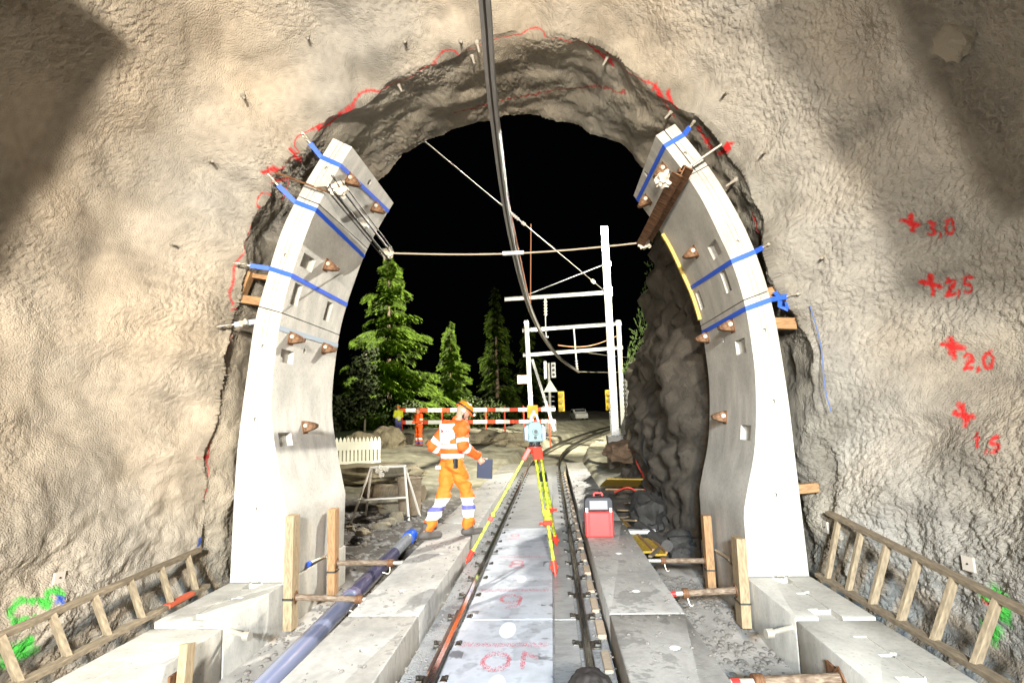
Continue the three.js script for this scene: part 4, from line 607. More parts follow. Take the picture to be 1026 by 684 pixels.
function helmet(o, hp, m, fine = true) {
  const M4 = (() => { const o0 = V(...hp(0, 0, 0)), x = V(...hp(1, 0, 0)).sub(o0), y = V(...hp(0, 1, 0)).sub(o0), z = V(...hp(0, 0, -1)).sub(o0); return new THREE.Matrix4().makeBasis(x, y, z).setPosition(o0); })();
  const pts = [[0.001, 0.165], [0.04, 0.163], [0.08, 0.145], [0.105, 0.11], [0.116, 0.07], [0.118, 0.055], [0.124, 0.053], [0.124, 0.047], [0.112, 0.047], [0.108, 0.07], [0.09, 0.12], [0.001, 0.15]].map(([r, y]) => new THREE.Vector2(r, y));
  const g = flat(new THREE.LatheGeometry(pts, fine ? 28 : 14)).scale(0.96, 1, 1.12).applyMatrix4(M4); const h = part('helmet', g, m, o);
  part('helmet_peak', flat(new THREE.SphereGeometry(0.1, 14, 6, 0, 2 * PI, 0, PI / 2)).scale(0.8, 0.12, 0.62).translate(0, 0.052, -0.10).applyMatrix4(M4), m, h);
  if (fine) { part('lamp_band', flat(new THREE.TorusGeometry(0.121, 0.009, 6, 28)).rotateX(PI / 2).scale(0.97, 1.6, 1.13).translate(0, 0.075, 0).applyMatrix4(M4), M.black, h); part('head_torch', bx(0.05, 0.035, 0.035, 0, 0.078, -0.15, 0.008).applyMatrix4(M4), M.white, h); part('ear_pad', bx(0.02, 0.05, 0.045, 0.105, 0.03, 0.02, 0.008).applyMatrix4(M4), M.white, h); part('ear_pad', bx(0.02, 0.05, 0.045, -0.105, 0.03, 0.02, 0.008).applyMatrix4(M4), M.white, h); }
  return M4;
}
const W_ORANGE = mat([0.78, 0.10, 0.006], 0.75, { bumpMap: T.grain, bumpScale: 0.003 }), W_TROUSER = mat([0.78, 0.155, 0.01], 0.78), W_STRIPE = mat([0.74, 0.74, 0.73], 0.4), W_BLUE = mat([0.10, 0.10, 0.30], 0.7), W_SKIN = mat([0.44, 0.24, 0.16], 0.55), W_BOOT = mat([0.07, 0.06, 0.05], 0.7), W_HELMET = mat([0.85, 0.20, 0.01], 0.3);
const worker = thing('person', 'worker in orange reflective clothing and helmet walking off with a dark clipboard', 'person', [-1.07, 0.166, -7.95], -0.85); worker.scale.setScalar(1.035);
{
  const J = { pelvis: [0, 1.0, 0], chest: [0, 1.36, -0.05], neck: [0.01, 1.505, -0.10], head: [0.015, 1.61, -0.165], shL: [-0.185, 1.42, -0.04], shR: [0.185, 1.42, -0.06], elL: [-0.33, 1.18, 0.10], wrL: [-0.31, 1.02, -0.10], elR: [0.31, 1.19, 0.02], wrR: [0.24, 1.02, -0.27], hipL: [-0.095, 0.94, 0.0], hipR: [0.095, 0.94, 0.0], knL: [-0.08, 0.52, 0.08], knR: [0.09, 0.54, -0.18], anL: [-0.10, 0.10, 0.34], anR: [0.08, 0.10, -0.20] };
  const { hp, jk } = makePerson(worker, J, { cell: 0.0105, fat: 0.88, slim: 0.88, look: [0.25, -0.62, -0.78], skin: W_SKIN, jacket: W_ORANGE, trousers: W_TROUSER, stripe: W_STRIPE, blue: W_BLUE, boots: W_BOOT, bands: [[1.02, 1.075], [1.145, 1.205]], armBands: [[0.20, 0.265], [10.04, 10.10]], legBands: [[0.40, 0.50, 'white'], [0.34, 0.40, 'blue'], [0.24, 0.34, 'white']], handL: [[0.3, -0.85, -0.35], [1, 0, -0.2]], handR: [[0.25, -0.8, -0.5], [-0.5, -0.2, -0.8]], toeL: [0.25, 0, -1], toeR: [0.35, 0, -1], hem: 0.02 });
  helmet(worker, hp, W_HELMET);
  // dark beard and the printed patch on the back
  const bm = surfaceNet(blend([cap(hp(0.04, -0.07, 0.055), hp(-0.04, -0.07, 0.055), 0.028, 0.028), cap(hp(0.06, -0.05, 0.03), hp(0.075, 0.0, 0.005), 0.018, 0.014), cap(hp(-0.06, -0.05, 0.03), hp(-0.075, 0.0, 0.005), 0.018, 0.014)], 0.02), hp(0, -0.04, 0.03).map((v) => v - 0.13), hp(0, -0.04, 0.03).map((v) => v + 0.13), 0.006);
  part('beard', bm, mat([0.03, 0.02, 0.015], 0.9), worker);
  const c = document.createElement('canvas'); c.width = 256; c.height = 288; const g = c.getContext('2d'); g.fillStyle = '#f6f2ea'; g.fillRect(0, 0, 256, 288); g.fillStyle = '#d9302c'; g.beginPath(); g.moveTo(22, 70); g.lineTo(84, 108); g.lineTo(22, 146); g.fill(); g.fillStyle = '#55506a'; g.font = 'bold 96px sans-serif'; g.fillText('HE', 104, 142); g.fillRect(92, 66, 12, 78); g.fillStyle = '#8a7f86'; g.font = 'bold 34px sans-serif'; g.fillText('—— ——', 30, 226); g.fillRect(26, 206, 200, 14);
  const t = new THREE.CanvasTexture(c); t.colorSpace = THREE.SRGBColorSpace; const pg = new THREE.PlaneGeometry(0.225, 0.25, 8, 6), p = pg.attributes.position; for (let i = 0; i < p.count; i++) p.setZ(i, -1.4 * p.getX(i) ** 2 - 0.2 * (p.getY(i)) ** 2); pg.computeVertexNormals();
  part('back_patch', flat(pg).rotateY(0.55).rotateX(0.02).translate(0.070, 1.345, 0.112), new THREE.MeshStandardMaterial({ map: t, roughness: 0.7, side: THREE.DoubleSide }), jk);
  part('radio_pouch', bx(0.05, 0.13, 0.06, 0.175, 0.955, 0.05, 0.012), M.black, worker);
  part('pocket_flap', bx(0.012, 0.05, 0.12, -0.085, 0.90, 0.135, 0.004).rotateY(0), W_STRIPE, worker);
}
{ const o = thing('clipboard', 'dark blue clipboard held in the walking worker\'s right hand', 'clipboard', [-1.07, 0.166, -7.95], -0.85); o.scale.setScalar(1.035); part('board', bx(0.21, 0.26, 0.012, 0, 0, 0, 0.004).rotateY(0.75).rotateZ(-0.1).translate(0.28, 0.865, -0.34), mat([0.015, 0.02, 0.045], 0.45), o); part('clip', bx(0.09, 0.025, 0.02, 0.29, 0.995, -0.345, 0.004), M.zinc, o); }
// the man farther out, standing by the fence
{
  const o = thing('person', 'standing worker in orange overalls in front of the red and white fence', 'person', [-5.75, groundY(-5.75, -26) - 0.01, -26], 2.4);
  const J = { pelvis: [0, 0.98, 0], chest: [0, 1.34, 0], neck: [0, 1.49, -0.02], head: [0, 1.61, -0.05], shL: [-0.19, 1.41, 0], shR: [0.19, 1.41, 0], elL: [-0.25, 1.15, -0.05], wrL: [-0.1, 1.08, -0.25], elR: [0.25, 1.15, -0.05], wrR: [0.1, 1.1, -0.25], hipL: [-0.095, 0.93, 0], hipR: [0.095, 0.93, 0], knL: [-0.11, 0.52, -0.01], knR: [0.11, 0.52, -0.01], anL: [-0.12, 0.1, 0.02], anR: [0.12, 0.1, 0.02] };
  const { hp } = makePerson(o, J, { cell: 0.022, fat: 1, look: [0, -0.3, -1], skin: W_SKIN, jacket: W_ORANGE, trousers: W_ORANGE, stripe: W_STRIPE, blue: W_BLUE, boots: W_BOOT, bands: [[1.02, 1.09]], armBands: [[0.18, 0.25]], legBands: [[0.30, 0.40, 'white'], [0.12, 0.22, 'blue']], handL: [[0.8, 0, -0.5], [0, 1, 0]], handR: [[-0.8, 0, -0.5], [0, 1, 0]] });
  part('hair', flat(new THREE.SphereGeometry(0.1, 14, 8, 0, 2 * PI, 0, PI * 0.55)).scale(0.95, 1, 1.1).rotateX(0.35).translate(...hp(0, 0.055, -0.02)), mat([0.16, 0.10, 0.06], 0.9), o);
  const p = thing('person', 'distant half hidden worker with orange helmet and yellow vest beyond the stone blocks', 'person', [-8.75, groundY(-8.75, -33.6) - 0.25, -33.6], 0.6);
  const r = makePerson(p, J, { cell: 0.03, fat: 1, look: [0, -0.2, -1], skin: W_SKIN, jacket: mat([0.62, 0.66, 0.03], 0.7), trousers: W_BLUE, stripe: W_STRIPE, blue: W_BLUE, boots: W_BOOT, bands: [[1.02, 1.09]], armBands: [], legBands: [] });
  helmet(p, r.hp, W_HELMET, false);
}
// somebody kneeling low by the right rail, of whom only the crown of the head reaches into the picture
{
  const o = thing('person', 'dark brown hair of someone crouching at the bottom edge by the right rail', 'person', [0.53, -0.05, -2.42], 0.3);
  const J = { pelvis: [0, 0.30, 0.32], chest: [0, 0.42, -0.02], neck: [0, 0.47, -0.16], head: [0, 0.535, -0.25], shL: [-0.18, 0.42, -0.06], shR: [0.18, 0.42, -0.06], elL: [-0.24, 0.24, -0.2], wrL: [-0.16, 0.1, -0.4], elR: [0.24, 0.24, -0.2], wrR: [0.16, 0.1, -0.4], hipL: [-0.11, 0.28, 0.3], hipR: [0.11, 0.28, 0.3], knL: [-0.14, 0.14, 0.0], knR: [0.14, 0.14, 0.0], anL: [-0.12, 0.10, 0.42], anR: [0.12, 0.10, 0.42] };
  const dark = mat([0.05, 0.045, 0.05], 0.85), { hp } = makePerson(o, J, { cell: 0.022, fat: 0.9, look: [0, -0.5, -0.86], skin: W_SKIN, jacket: dark, trousers: dark, stripe: dark, blue: dark, boots: W_BOOT, armBands: [], handL: [[0, -0.5, -0.8], [0, -1, 0]], handR: [[0, -0.5, -0.8], [0, -1, 0]], hem: 0.3 });
  const hc = hp(0, 0.06, -0.03); part('hair', surfaceNet((x, y, z) => hypot((x - hc[0]) / 0.104, (y - hc[1]) / 0.10, (z - hc[2]) / 0.115) * 0.1 - 0.1 + 0.012 * N3(x * 22, y * 9, z * 22) + 0.006 * N3(x * 60, y * 20, z * 60), hc.map((v) => v - 0.16), hc.map((v) => v + 0.16), 0.006), mat([0.006, 0.0035, 0.002], 0.8), o);
}
// ---------------------------------------------------------------- survey instrument on its tripod, and its red case
{
  const top = V(0.11, 1.34, -7.34), feet = [[-0.80, -0.03, -7.30], [0.31, -0.018, -6.62], [0.34, -0.018, -8.15]];
  const M_leg = mat([0.50, 0.62, 0.04], 0.5, { map: T.rust }), M_rd = mat([0.62, 0.04, 0.02], 0.4), o = thing('survey_tripod', 'yellow green surveying tripod with red fittings straddling the left rail', 'tripod');
  part('head_plate', [flat(new THREE.CylinderGeometry(0.085, 0.085, 0.03, 24)).translate(top.x, top.y + 0.02, top.z), flat(new THREE.CylinderGeometry(0.05, 0.06, 0.06, 20)).translate(top.x, top.y - 0.02, top.z)], M_rd, o);
  for (const f of feet) {
    const F = V(...f), d = F.clone().sub(top), h = V(d.x, 0, d.z).normalize(), side = V(-h.z, 0, h.x), a = top.clone().addScaledVector(h, 0.085).add(V(0, -0.01, 0)), P = (k, s = 0) => a.clone().lerp(F, k).addScaledVector(side, s).toArray();
    const leg = part('leg', [beam(P(0.05, 0.036), P(0.60, 0.030), 0.024, 0.032, 0.004), beam(P(0.05, -0.036), P(0.60, -0.030), 0.024, 0.032, 0.004), beam(P(0.50), P(0.90), 0.036, 0.036, 0.004), beam(P(0.57, -0.04), P(0.57, 0.04), 0.05, 0.05, 0.006)], M_leg, o);
    part('hinge', [beam(P(-0.02), P(0.085), 0.12, 0.06, 0.01)], M_rd, leg); part('clamp', beam(P(0.585), P(0.625), 0.10, 0.055, 0.008), M_rd, leg); part('clamp_screw', rod(P(0.605, 0.04), P(0.605, 0.10), 0.016, 8), M_rd, leg);
    part('foot', [rod(P(0.885), P(0.965), 0.034, 10, 0.03), rod(P(0.95), P(1.0), 0.022, 10, 0.006)], M_rd, leg); part('foot_step', beam(P(0.93, -0.045), P(0.93, 0.05), 0.02, 0.03, 0.004), M_rd, leg);
    if (f === feet[2]) part('label_sleeve', beam(P(0.22), P(0.31), 0.11, 0.04, 0.004), M.black, leg);
  }
  const s = thing('total_station', 'grey green survey instrument standing on the tripod', 'survey instrument', [top.x, top.y + 0.035, top.z], 0.15), M_g = mat([0.13, 0.21, 0.20], 0.5), M_lg = mat([0.28, 0.32, 0.37], 0.45);
  part('levelling_base', [flat(new THREE.CylinderGeometry(0.075, 0.085, 0.02, 24)).translate(0, 0.012, 0), flat(new THREE.CylinderGeometry(0.07, 0.07, 0.02, 24)).translate(0, 0.05, 0), ...[0, 1, 2].map((k) => flat(new THREE.CylinderGeometry(0.018, 0.018, 0.03, 10)).translate(0.06 * sin(k * 2.1), 0.032, 0.06 * cos(k * 2.1)))], M.black, s);
  part('housing', prism([[-0.10, 0.06], [0.10, 0.06], [0.085, 0.13], [0.10, 0.18], [0.092, 0.27], [0.06, 0.31], [-0.06, 0.31], [-0.092, 0.27], [-0.10, 0.18], [-0.085, 0.13]], 0.12, 0.012), M_g, s);
  for (const x of [-1, 1]) part('side_cover', prism([[0, 0.07], [0.045, 0.09], [0.05, 0.24], [0, 0.28]].map(([a, b]) => [x * (0.088 + a), b]), 0.15, 0.012), M_lg, s);
  const tel = part('telescope', [rod([0, 0.19, 0.05], [0, 0.19, 0.115], 0.038, 18), rod([0, 0.19, 0.11], [0, 0.19, 0.125], 0.030, 18)], M_g, s); part('lens', rod([0, 0.19, 0.122], [0, 0.19, 0.129], 0.024, 16), M.black, tel);
  part('sighting_lens', rod([0, 0.115, 0.05], [0, 0.115, 0.078], 0.02, 14), M.black, s); part('handle', [beam([-0.055, 0.30, 0], [-0.03, 0.40, 0], 0.03, 0.03, 0.006), beam([0.055, 0.30, 0], [0.03, 0.40, 0], 0.03, 0.03, 0.006), bx(0.075, 0.03, 0.035, 0, 0.40, 0, 0.008), rod([0, 0.40, 0], [0, 0.455, 0], 0.022, 12)], M_lg, s);
  part('drive_knob', rod([0.13, 0.15, 0.02], [0.165, 0.15, 0.02], 0.022, 12), M.black, s);
}
{
  const o = thing('instrument_case', 'red plastic instrument case with dark lid standing on the right walkway', 'case', [0.91, 0.167, -7.85], -0.06), R_ = mat([0.66, 0.035, 0.03], 0.42), D_ = mat([0.012, 0.012, 0.015], 0.55);
  part('lower_shell', prism([[-0.165, 0.0], [0.165, 0.0], [0.185, 0.03], [0.185, 0.33], [-0.185, 0.33], [-0.185, 0.03]], 0.26, 0.015), R_, o); part('front_panel', bx(0.25, 0.29, 0.012, 0, 0.17, 0.134, 0.004), mat([0.58, 0.035, 0.03], 0.45), o);
  for (const x of [-0.155, 0.155]) part('corner_rib', bx(0.035, 0.31, 0.02, x, 0.17, 0.134, 0.006), R_, o);
  const lid = part('lid', prism([[-0.188, 0.335], [0.188, 0.335], [0.188, 0.47], [0.15, 0.515], [-0.15, 0.515], [-0.188, 0.47]], 0.265, 0.012), D_, o);
  part('label', bx(0.23, 0.11, 0.006, 0.0, 0.415, 0.135), mat([0.22, 0.22, 0.22], 0.5), lid); part('label_print', bx(0.12, 0.05, 0.003, 0.0, 0.415, 0.1395), M.white, lid); part('handle', [bx(0.11, 0.022, 0.03, 0, 0.552, 0, 0.008), bx(0.022, 0.04, 0.03, -0.055, 0.53, 0, 0.005), bx(0.022, 0.04, 0.03, 0.055, 0.53, 0, 0.005)], R_, lid);
  for (const x of [-0.155, 0.155]) part('latch', bx(0.035, 0.06, 0.015, x, 0.35, 0.14, 0.004), M.zinc, o);
}
// ---------------------------------------------------------------- overhead line
const M_mast = mat([0.36, 0.36, 0.35], 0.55, { metalness: 0.3, roughnessMap: T.scratch }), M_wire = mat([0.40, 0.36, 0.30], 0.5, { metalness: 0.6 }), M_copper = mat([0.50, 0.24, 0.14], 0.5, { metalness: 0.4 }), M_porcelain = mat([0.70, 0.66, 0.60], 0.3);
function hBeam(a, b, w, h, roll = 0) { return [beam(a, b, w * 0.09, h * 0.98, 0, roll), ...[-1, 1].map((s) => { const g = bx(w, h * 0.07, dist(arr(a), arr(b)), 0, s * h * 0.46, 0); return along(g, a, b, roll); })]; }
function insulator(a, b, r = 0.06, n = 5) { const A = V(...a), B = V(...b), P = (k) => A.clone().lerp(B, k).toArray(), q = [rod(a, b, r * 0.4, 10)]; for (let i = 0; i < n; i++) q.push(rod(P((i + 0.4) / n), P((i + 0.75) / n), r, 14, r * 0.6)); return q; }
{ // rigid overhead conductor: a hollow aluminium profile
  const o = thing('overhead_conductor_rail', 'long aluminium overhead conductor rail curving out of the tunnel', 'conductor rail'), P = [[0.10, 4.78, 1.0], [0.05, 4.78, -1.5], [-0.04, 4.76, -3.75], [-0.09, 4.69, -4.6], [-0.17, 4.60, -7], [-0.19, 4.55, -9], [-0.18, 4.51, -11.3], [-0.08, 4.46, -15], [0.21, 4.45, -20], [0.89, 4.41, -27], [2.06, 4.30, -34]].map((p) => V(...p)), c = new THREE.CatmullRomCurve3(P, false, 'centripetal'), pts = c.getSpacedPoints(120);
  const off = (dx, dy) => pts.map((p, i) => { const t = pts[min(120, i + 1)].clone().sub(pts[max(0, i - 1)]).normalize(), s = UP.clone().cross(t).normalize(); return p.clone().addScaledVector(s, dx).add(V(0, dy, 0)); }), side = (k) => pts.map((p, i) => UP.clone().cross(pts[min(120, i + 1)].clone().sub(pts[max(0, i - 1)])).normalize().multiplyScalar(k)), ups = pts.map(() => V(0, 1, 0));
  part('top_flange', ribbon(off(0, 0.055), ups, 0.095, 0.012), M.alu, o); part('side_web', ribbon(off(0.026, 0.012), side(1), 0.085, 0.006), M.alu, o); part('side_web', ribbon(off(-0.026, 0.012), side(-1), 0.085, 0.006), M.alu, o);
  for (const s of [-1, 1]) part('clamp_lip', ribbon(off(s * 0.024, -0.05), ups, 0.032, 0.02), M.alu, o);
  part('contact_wire', flat(new THREE.TubeGeometry(c, 120, 0.010, 8)).translate(0, -0.05, 0), M.darkSteel, o);
  for (const z of [7, 19, 30, 46]) part('joint_plate', ribbon(off(0.032, 0.012).slice(z, z + 3), side(1).slice(z, z + 3), 0.06, 0.008), M.darkSteel, o);
}
{ // tall mast with a cantilever arm
  const o = thing('catenary_mast', 'tall pale steel mast with one long cantilever arm, right of the track', 'mast'), x = 2.56, z = -20.5, y0 = 1.0;
  part('post', hBeam([x, y0, z], [x - 0.02, 8.62, z], 0.24, 0.24, 0), M_mast, o); part('base_plate', bx(0.5, 0.04, 0.5, x, y0 + 0.02, z), M.galv, o);
  part('arm', hBeam([x - 0.10, 6.15, z], [-1.22, 6.06, z], 0.10, 0.13), M_mast, o); part('tie_rod', rod([x - 0.1, 7.2, z], [-0.55, 6.14, z], 0.018, 6), M.galv, o);
  const hg = part('hanger', [rod([0.27, 6.07, z], [0.27, 5.95, z], 0.05, 8), rod([0.25, 5.4, z], [0.25, 4.62, z], 0.028, 8), bx(0.2, 0.05, 0.1, 0.24, 4.60, z)], M.galv, o); part('hanger_insulator', insulator([0.27, 5.96, z], [0.26, 5.38, z], 0.085, 5), M_porcelain, hg);
  for (const [y, s] of [[6.15, 0.34], [7.2, 0.2]]) part('bracket', bx(0.3, s, 0.30, x, y, z, 0.01), M.galv, o);
  solo('mast_foundation', [bx(0.7, 1.3, 0.7, x + 0.05, 0.38, z, 0.03)], M.walkway, 'square concrete foundation under the tall mast', 'foundation');
}
{ // portal frame farther out: two masts, two lattice beams
  const z = -34.5, o = thing('catenary_portal', 'far catenary portal of two masts joined by two horizontal beams', 'portal frame');
  part('mast', hBeam([-0.84, 0.5, z], [-0.98, 7.6, z], 0.26, 0.26), M_mast, o); part('mast', hBeam([4.55, 0.5, z], [4.62, 7.4, z], 0.26, 0.26), M_mast, o);
  for (const [ya, yb] of [[7.01, 7.20], [5.48, 5.74]]) { const b = part('cross_beam', hBeam([-1.25, ya, z], [4.8, yb, z], 0.16, 0.20), M_mast, o); for (let k = 0; k < 9; k++) { const t = (k + 0.5) / 9, x = lerp(-1.25, 4.8, t), y = lerp(ya, yb, t); part('stiffener', bx(0.03, 0.17, 0.15, x, y, z), M_mast, b); } }
  part('drop_tube', rod([1.9, 7.0, z], [1.98, 4.6, z], 0.055, 8), M_mast, o); part('drop_insulator', insulator([1.96, 5.1, z], [2.0, 4.45, z], 0.10, 4), M_porcelain, o); part('strut', beam([-0.7, 5.2, z], [0.5, 0.9, z + 0.5], 0.16, 0.16), M.galv, o);
  part('warning_plate', bx(0.62, 0.52, 0.03, -1.32, 4.0, z + 0.2), mat([0.66, 0.45, 0.38], 0.6), o); part('orange_box', bx(0.62, 0.75, 0.5, -0.78, 2.05, z + 0.34, 0.03), mat([0.80, 0.30, 0.03], 0.55), o);
  const rp_ = []; for (let k = 0; k <= 8; k++) rp_.push([lerp(0.9, 4.5, k / 8), lerp(6.0, 6.45, k / 8) - 0.35 * sin(k / 8 * PI), z + 0.2]); part('copper_jumper', tube(rp_, 0.03, 20, 5), M_copper, o);
}
{ const o = thing('stay_wire', 'thin stay wire with insulators from the rock arch down to the tall mast', 'wire'), a = [-1.62, 6.12, -8.05], b = [2.42, 6.22, -20.45], P = (k) => mid(a, b, k); part('wire', rod(a, b, 0.011, 6), M_wire, o); part('insulator', insulator(P(0.30), P(0.345), 0.035, 5), M_porcelain, o); part('insulator', insulator(P(0.36), P(0.375), 0.04, 2), M_porcelain, o); part('insulator', insulator(P(0.86), P(0.89), 0.06, 2), M_porcelain, o); part('rock_anchor', rod([-1.62, 6.12, -8.05], [-1.75, 6.5, -7.9], 0.03, 8), M.zinc, o); }
for (const [x0, y0, z0, label] of [[-0.40, 6.27, -11.7, 'left red dropper rope hanging from the stay wire'], [0.02, 6.27, -13.0, 'right red dropper rope hanging from the stay wire']]) { const o = thing('dropper_rope', label, 'rope', [0, 0, 0], 0, 'red dropper ropes over the conductor rail'); part('rope', rod([x0, y0, z0], [-0.10, 4.56, -14.4], 0.014, 6), M_copper, o); part('clip', bx(0.07, 0.07, 0.07, -0.10, 4.55, -14.4), M.zinc, o); }
{ const o = thing('contact_wire', 'far thin contact wire running on beyond the portal frame', 'wire'); part('wire', tube([[2.06, 4.32, -34], [5, 4.8, -42], [12, 6, -58], [25, 7, -80]], 0.025, 30, 5), M_wire, o); part('wire', tube([[2.0, 5.6, -34.4], [5, 6.0, -42], [12, 7.0, -58], [25, 8, -80]], 0.025, 30, 5), M_wire, o); }
// ---------------------------------------------------------------- signals, signs, car, retaining wall far out
{
  const z = -50, x = 0.25, y = groundY(x, z), o = thing('railway_signal', 'white signal post with lamp box, triangle sign and yellow lamp panel, left of the curve', 'signal');
  part('post', rod([x, y, z], [x, 6.4, z], 0.13, 10), M_mast, o); part('base', bx(1.0, 0.9, 0.8, x, y + 0.3, z, 0.03), M.walkway, o); part('lamp_box', bx(0.42, 1.35, 0.35, x + 0.42, 5.75, z, 0.05), M_mast, o); part('lamp_box', bx(0.30, 1.6, 0.35, x - 0.30, 5.8, z, 0.05), M.galv, o);
  for (let k = 0; k < 3; k++) part('signal_lamp', rod([x + 0.42, 5.35 + 0.4 * k, z + 0.17], [x + 0.42, 5.35 + 0.4 * k, z + 0.26], 0.13, 12), M.black, o);
  part('triangle_sign', prism([[-0.62, 0], [0.62, 0], [0, 1.05]], 0.05).translate(x + 0.1, 3.85, z + 0.2), mat([0.55, 0.60, 0.52], 0.5), o); for (let k = 0; k < 4; k++) part('step_iron', rod([x - 0.65, 2.2 + 0.42 * k, z], [x + 0.4, 2.2 + 0.42 * k, z], 0.035, 6), M.galv, o);
  const yp = part('yellow_panel', bx(0.55, 1.75, 0.3, x + 1.0, 3.0, z, 0.06), M.yellow, o); for (let k = 0; k < 3; k++) part('lamp_hood', [rod([x + 1.0, 2.45 + 0.55 * k, z + 0.14], [x + 1.0, 2.45 + 0.55 * k, z + 0.42], 0.19, 12)], mat([0.35, 0.26, 0.03], 0.6), yp);
  const q = thing('railway_signal', 'yellow three lamp panel beside the tall mast, right of the curve', 'signal', [5.2, 0, -48]), g0 = groundY(5.2, -48); part('post', rod([0, g0, -0.1], [0, 3.8, -0.1], 0.07, 8), M.galv, q); const yq = part('yellow_panel', bx(0.55, 1.7, 0.3, -0.05, 2.95, 0, 0.06), M.yellow, q); for (let k = 0; k < 3; k++) part('lamp_hood', rod([-0.05, 2.45 + 0.52 * k, 0.14], [-0.05, 2.45 + 0.52 * k, 0.42], 0.19, 12), mat([0.35, 0.26, 0.03], 0.6), yq);
}
{
  const y = groundY(3.9, -75) - 0.03, o = thing('parked_car', 'small pale car parked far out beside the curving track', 'car', [3.9, y, -75], 0.15), W_ = mat([0.60, 0.60, 0.58], 0.35), G_ = mat([0.03, 0.035, 0.04], 0.15);
  part('body', prism([[-1.95, 0.28], [1.95, 0.28], [2.0, 0.6], [1.9, 0.85], [1.1, 0.95], [0.5, 1.45], [-1.2, 1.48], [-1.85, 0.98], [-2.0, 0.6]], 1.66, 0.08).rotateY(-PI / 2), W_, o); part('windscreen', bx(1.36, 0.42, 0.05, 0, 1.19, 0.86).rotateX(0), G_, o);
  part('rear_window', bx(1.3, 0.38, 0.05, 0, 1.2, -1.5), G_, o); for (const s of [-1, 1]) { part('side_window', bx(0.04, 0.36, 1.6, s * 0.83, 1.2, -0.3), G_, o); part('headlight', bx(0.3, 0.16, 0.08, s * 0.6, 0.68, 1.98, 0.03), mat([0.8, 0.8, 0.75], 0.2), o); for (const z of [-1.25, 1.25]) { const w = part('wheel', rod([s * 0.72, 0.31, z], [s * 0.86, 0.31, z], 0.31, 18), M.black, o); part('rim', rod([s * 0.84, 0.31, z], [s * 0.875, 0.31, z], 0.18, 12), M.galv, w); } }
}
{
  const o = thing('retaining_wall', 'pale ribbed retaining wall with steel posts beyond the tall mast', 'retaining wall'), a = [4.15, 0.6, -29], b = [8.2, 0.9, -52];
  for (let k = 0; k < 9; k++) { const p = mid(a, b, k / 9), q = mid(a, b, (k + 0.94) / 9); part('wall_panel', beam([p[0] + 0.25, p[1] + 1.1, p[2]], [q[0] + 0.25, q[1] + 1.1, q[2]], 0.14, 2.9 - 0.08 * k, 0.02), M.walkway, o); part('post', beam([p[0], 0.2, p[2]], [p[0], 3.5, p[2]], 0.16, 0.16), M_mast, o); }
  for (let k = 0; k < 12; k++) part('tie_bolt', bx(0.14, 0.10, 0.10, 4.05, 0.9 + 0.22 * k, -28.95), M.darkSteel, o); part('yellow_sign', bx(0.05, 0.5, 0.4, 4.45, 2.4, -28.9), M.yellow, o);
}
// ---------------------------------------------------------------- red and white fence, white barrier, trestle, stones
{
  const z = -36, o = thing('barrier_fence', 'red and white striped two rail fence along the bank behind the workers', 'fence'), Wt = mat([0.70, 0.70, 0.68], 0.5), Rd = mat([0.62, 0.06, 0.015], 0.6);
  for (const [ya, yb] of [[2.41, 2.17], [1.65, 1.43]]) for (let k = 0; k < 7; k++) { const x0 = lerp(-9.47, 0.6, k / 7), x1 = lerp(-9.47, 0.6, (k + 1) / 7), y = (x) => lerp(ya, yb, (x + 9.47) / 10.07), xm = x0 + 0.55; part('red_band', beam([x0, y(x0), z], [xm, y(xm), z], 0.05, 0.24), Rd, o); part('white_band', beam([xm, y(xm), z], [x1, y(x1), z], 0.05, 0.24), Wt, o); }
  for (const x of [-9.2, -6.6, -5.2, -3.8, -2.6, -1.4, 0.2]) part('post', beam([x, groundY(x, z) - 0.2, z - 0.06], [x, 2.45, z - 0.06], 0.09, 0.09), Rd, o);
}
{
  const o = thing('plastic_barrier', 'white plastic picket barrier standing on the bank left of the track', 'barrier', [-6.15, groundY(-6.15, -18.8) - 0.02, -18.8], 0.12), Wp = mat([0.80, 0.79, 0.72], 0.5);
  part('upper_panel', bx(1.50, 0.28, 0.05, 0.03, 0.66, 0, 0.01), Wp, o); part('lower_rail', bx(1.56, 0.14, 0.05, 0, 0.09, 0, 0.01), Wp, o); for (let k = 0; k < 12; k++) { const x = -0.7 + k * 0.127; part('picket', prism([[-0.035, 0.14], [0.035, 0.14], [0.045, 0.86], [0.0, 0.95], [-0.04, 0.86]], 0.045).translate(x + 0.03, 0.0, 0.005), Wp, o); } for (const x of [-0.6, 0.6]) part('foot', bx(0.10, 0.05, 0.5, x, 0.03, 0, 0.01), M.black, o);
  const p = copyOf(o, 'second white plastic picket barrier, mostly hidden behind the left lining', [-7.75, groundY(-7.75, -18.3) - 0.02, -18.3], 0.5);
}
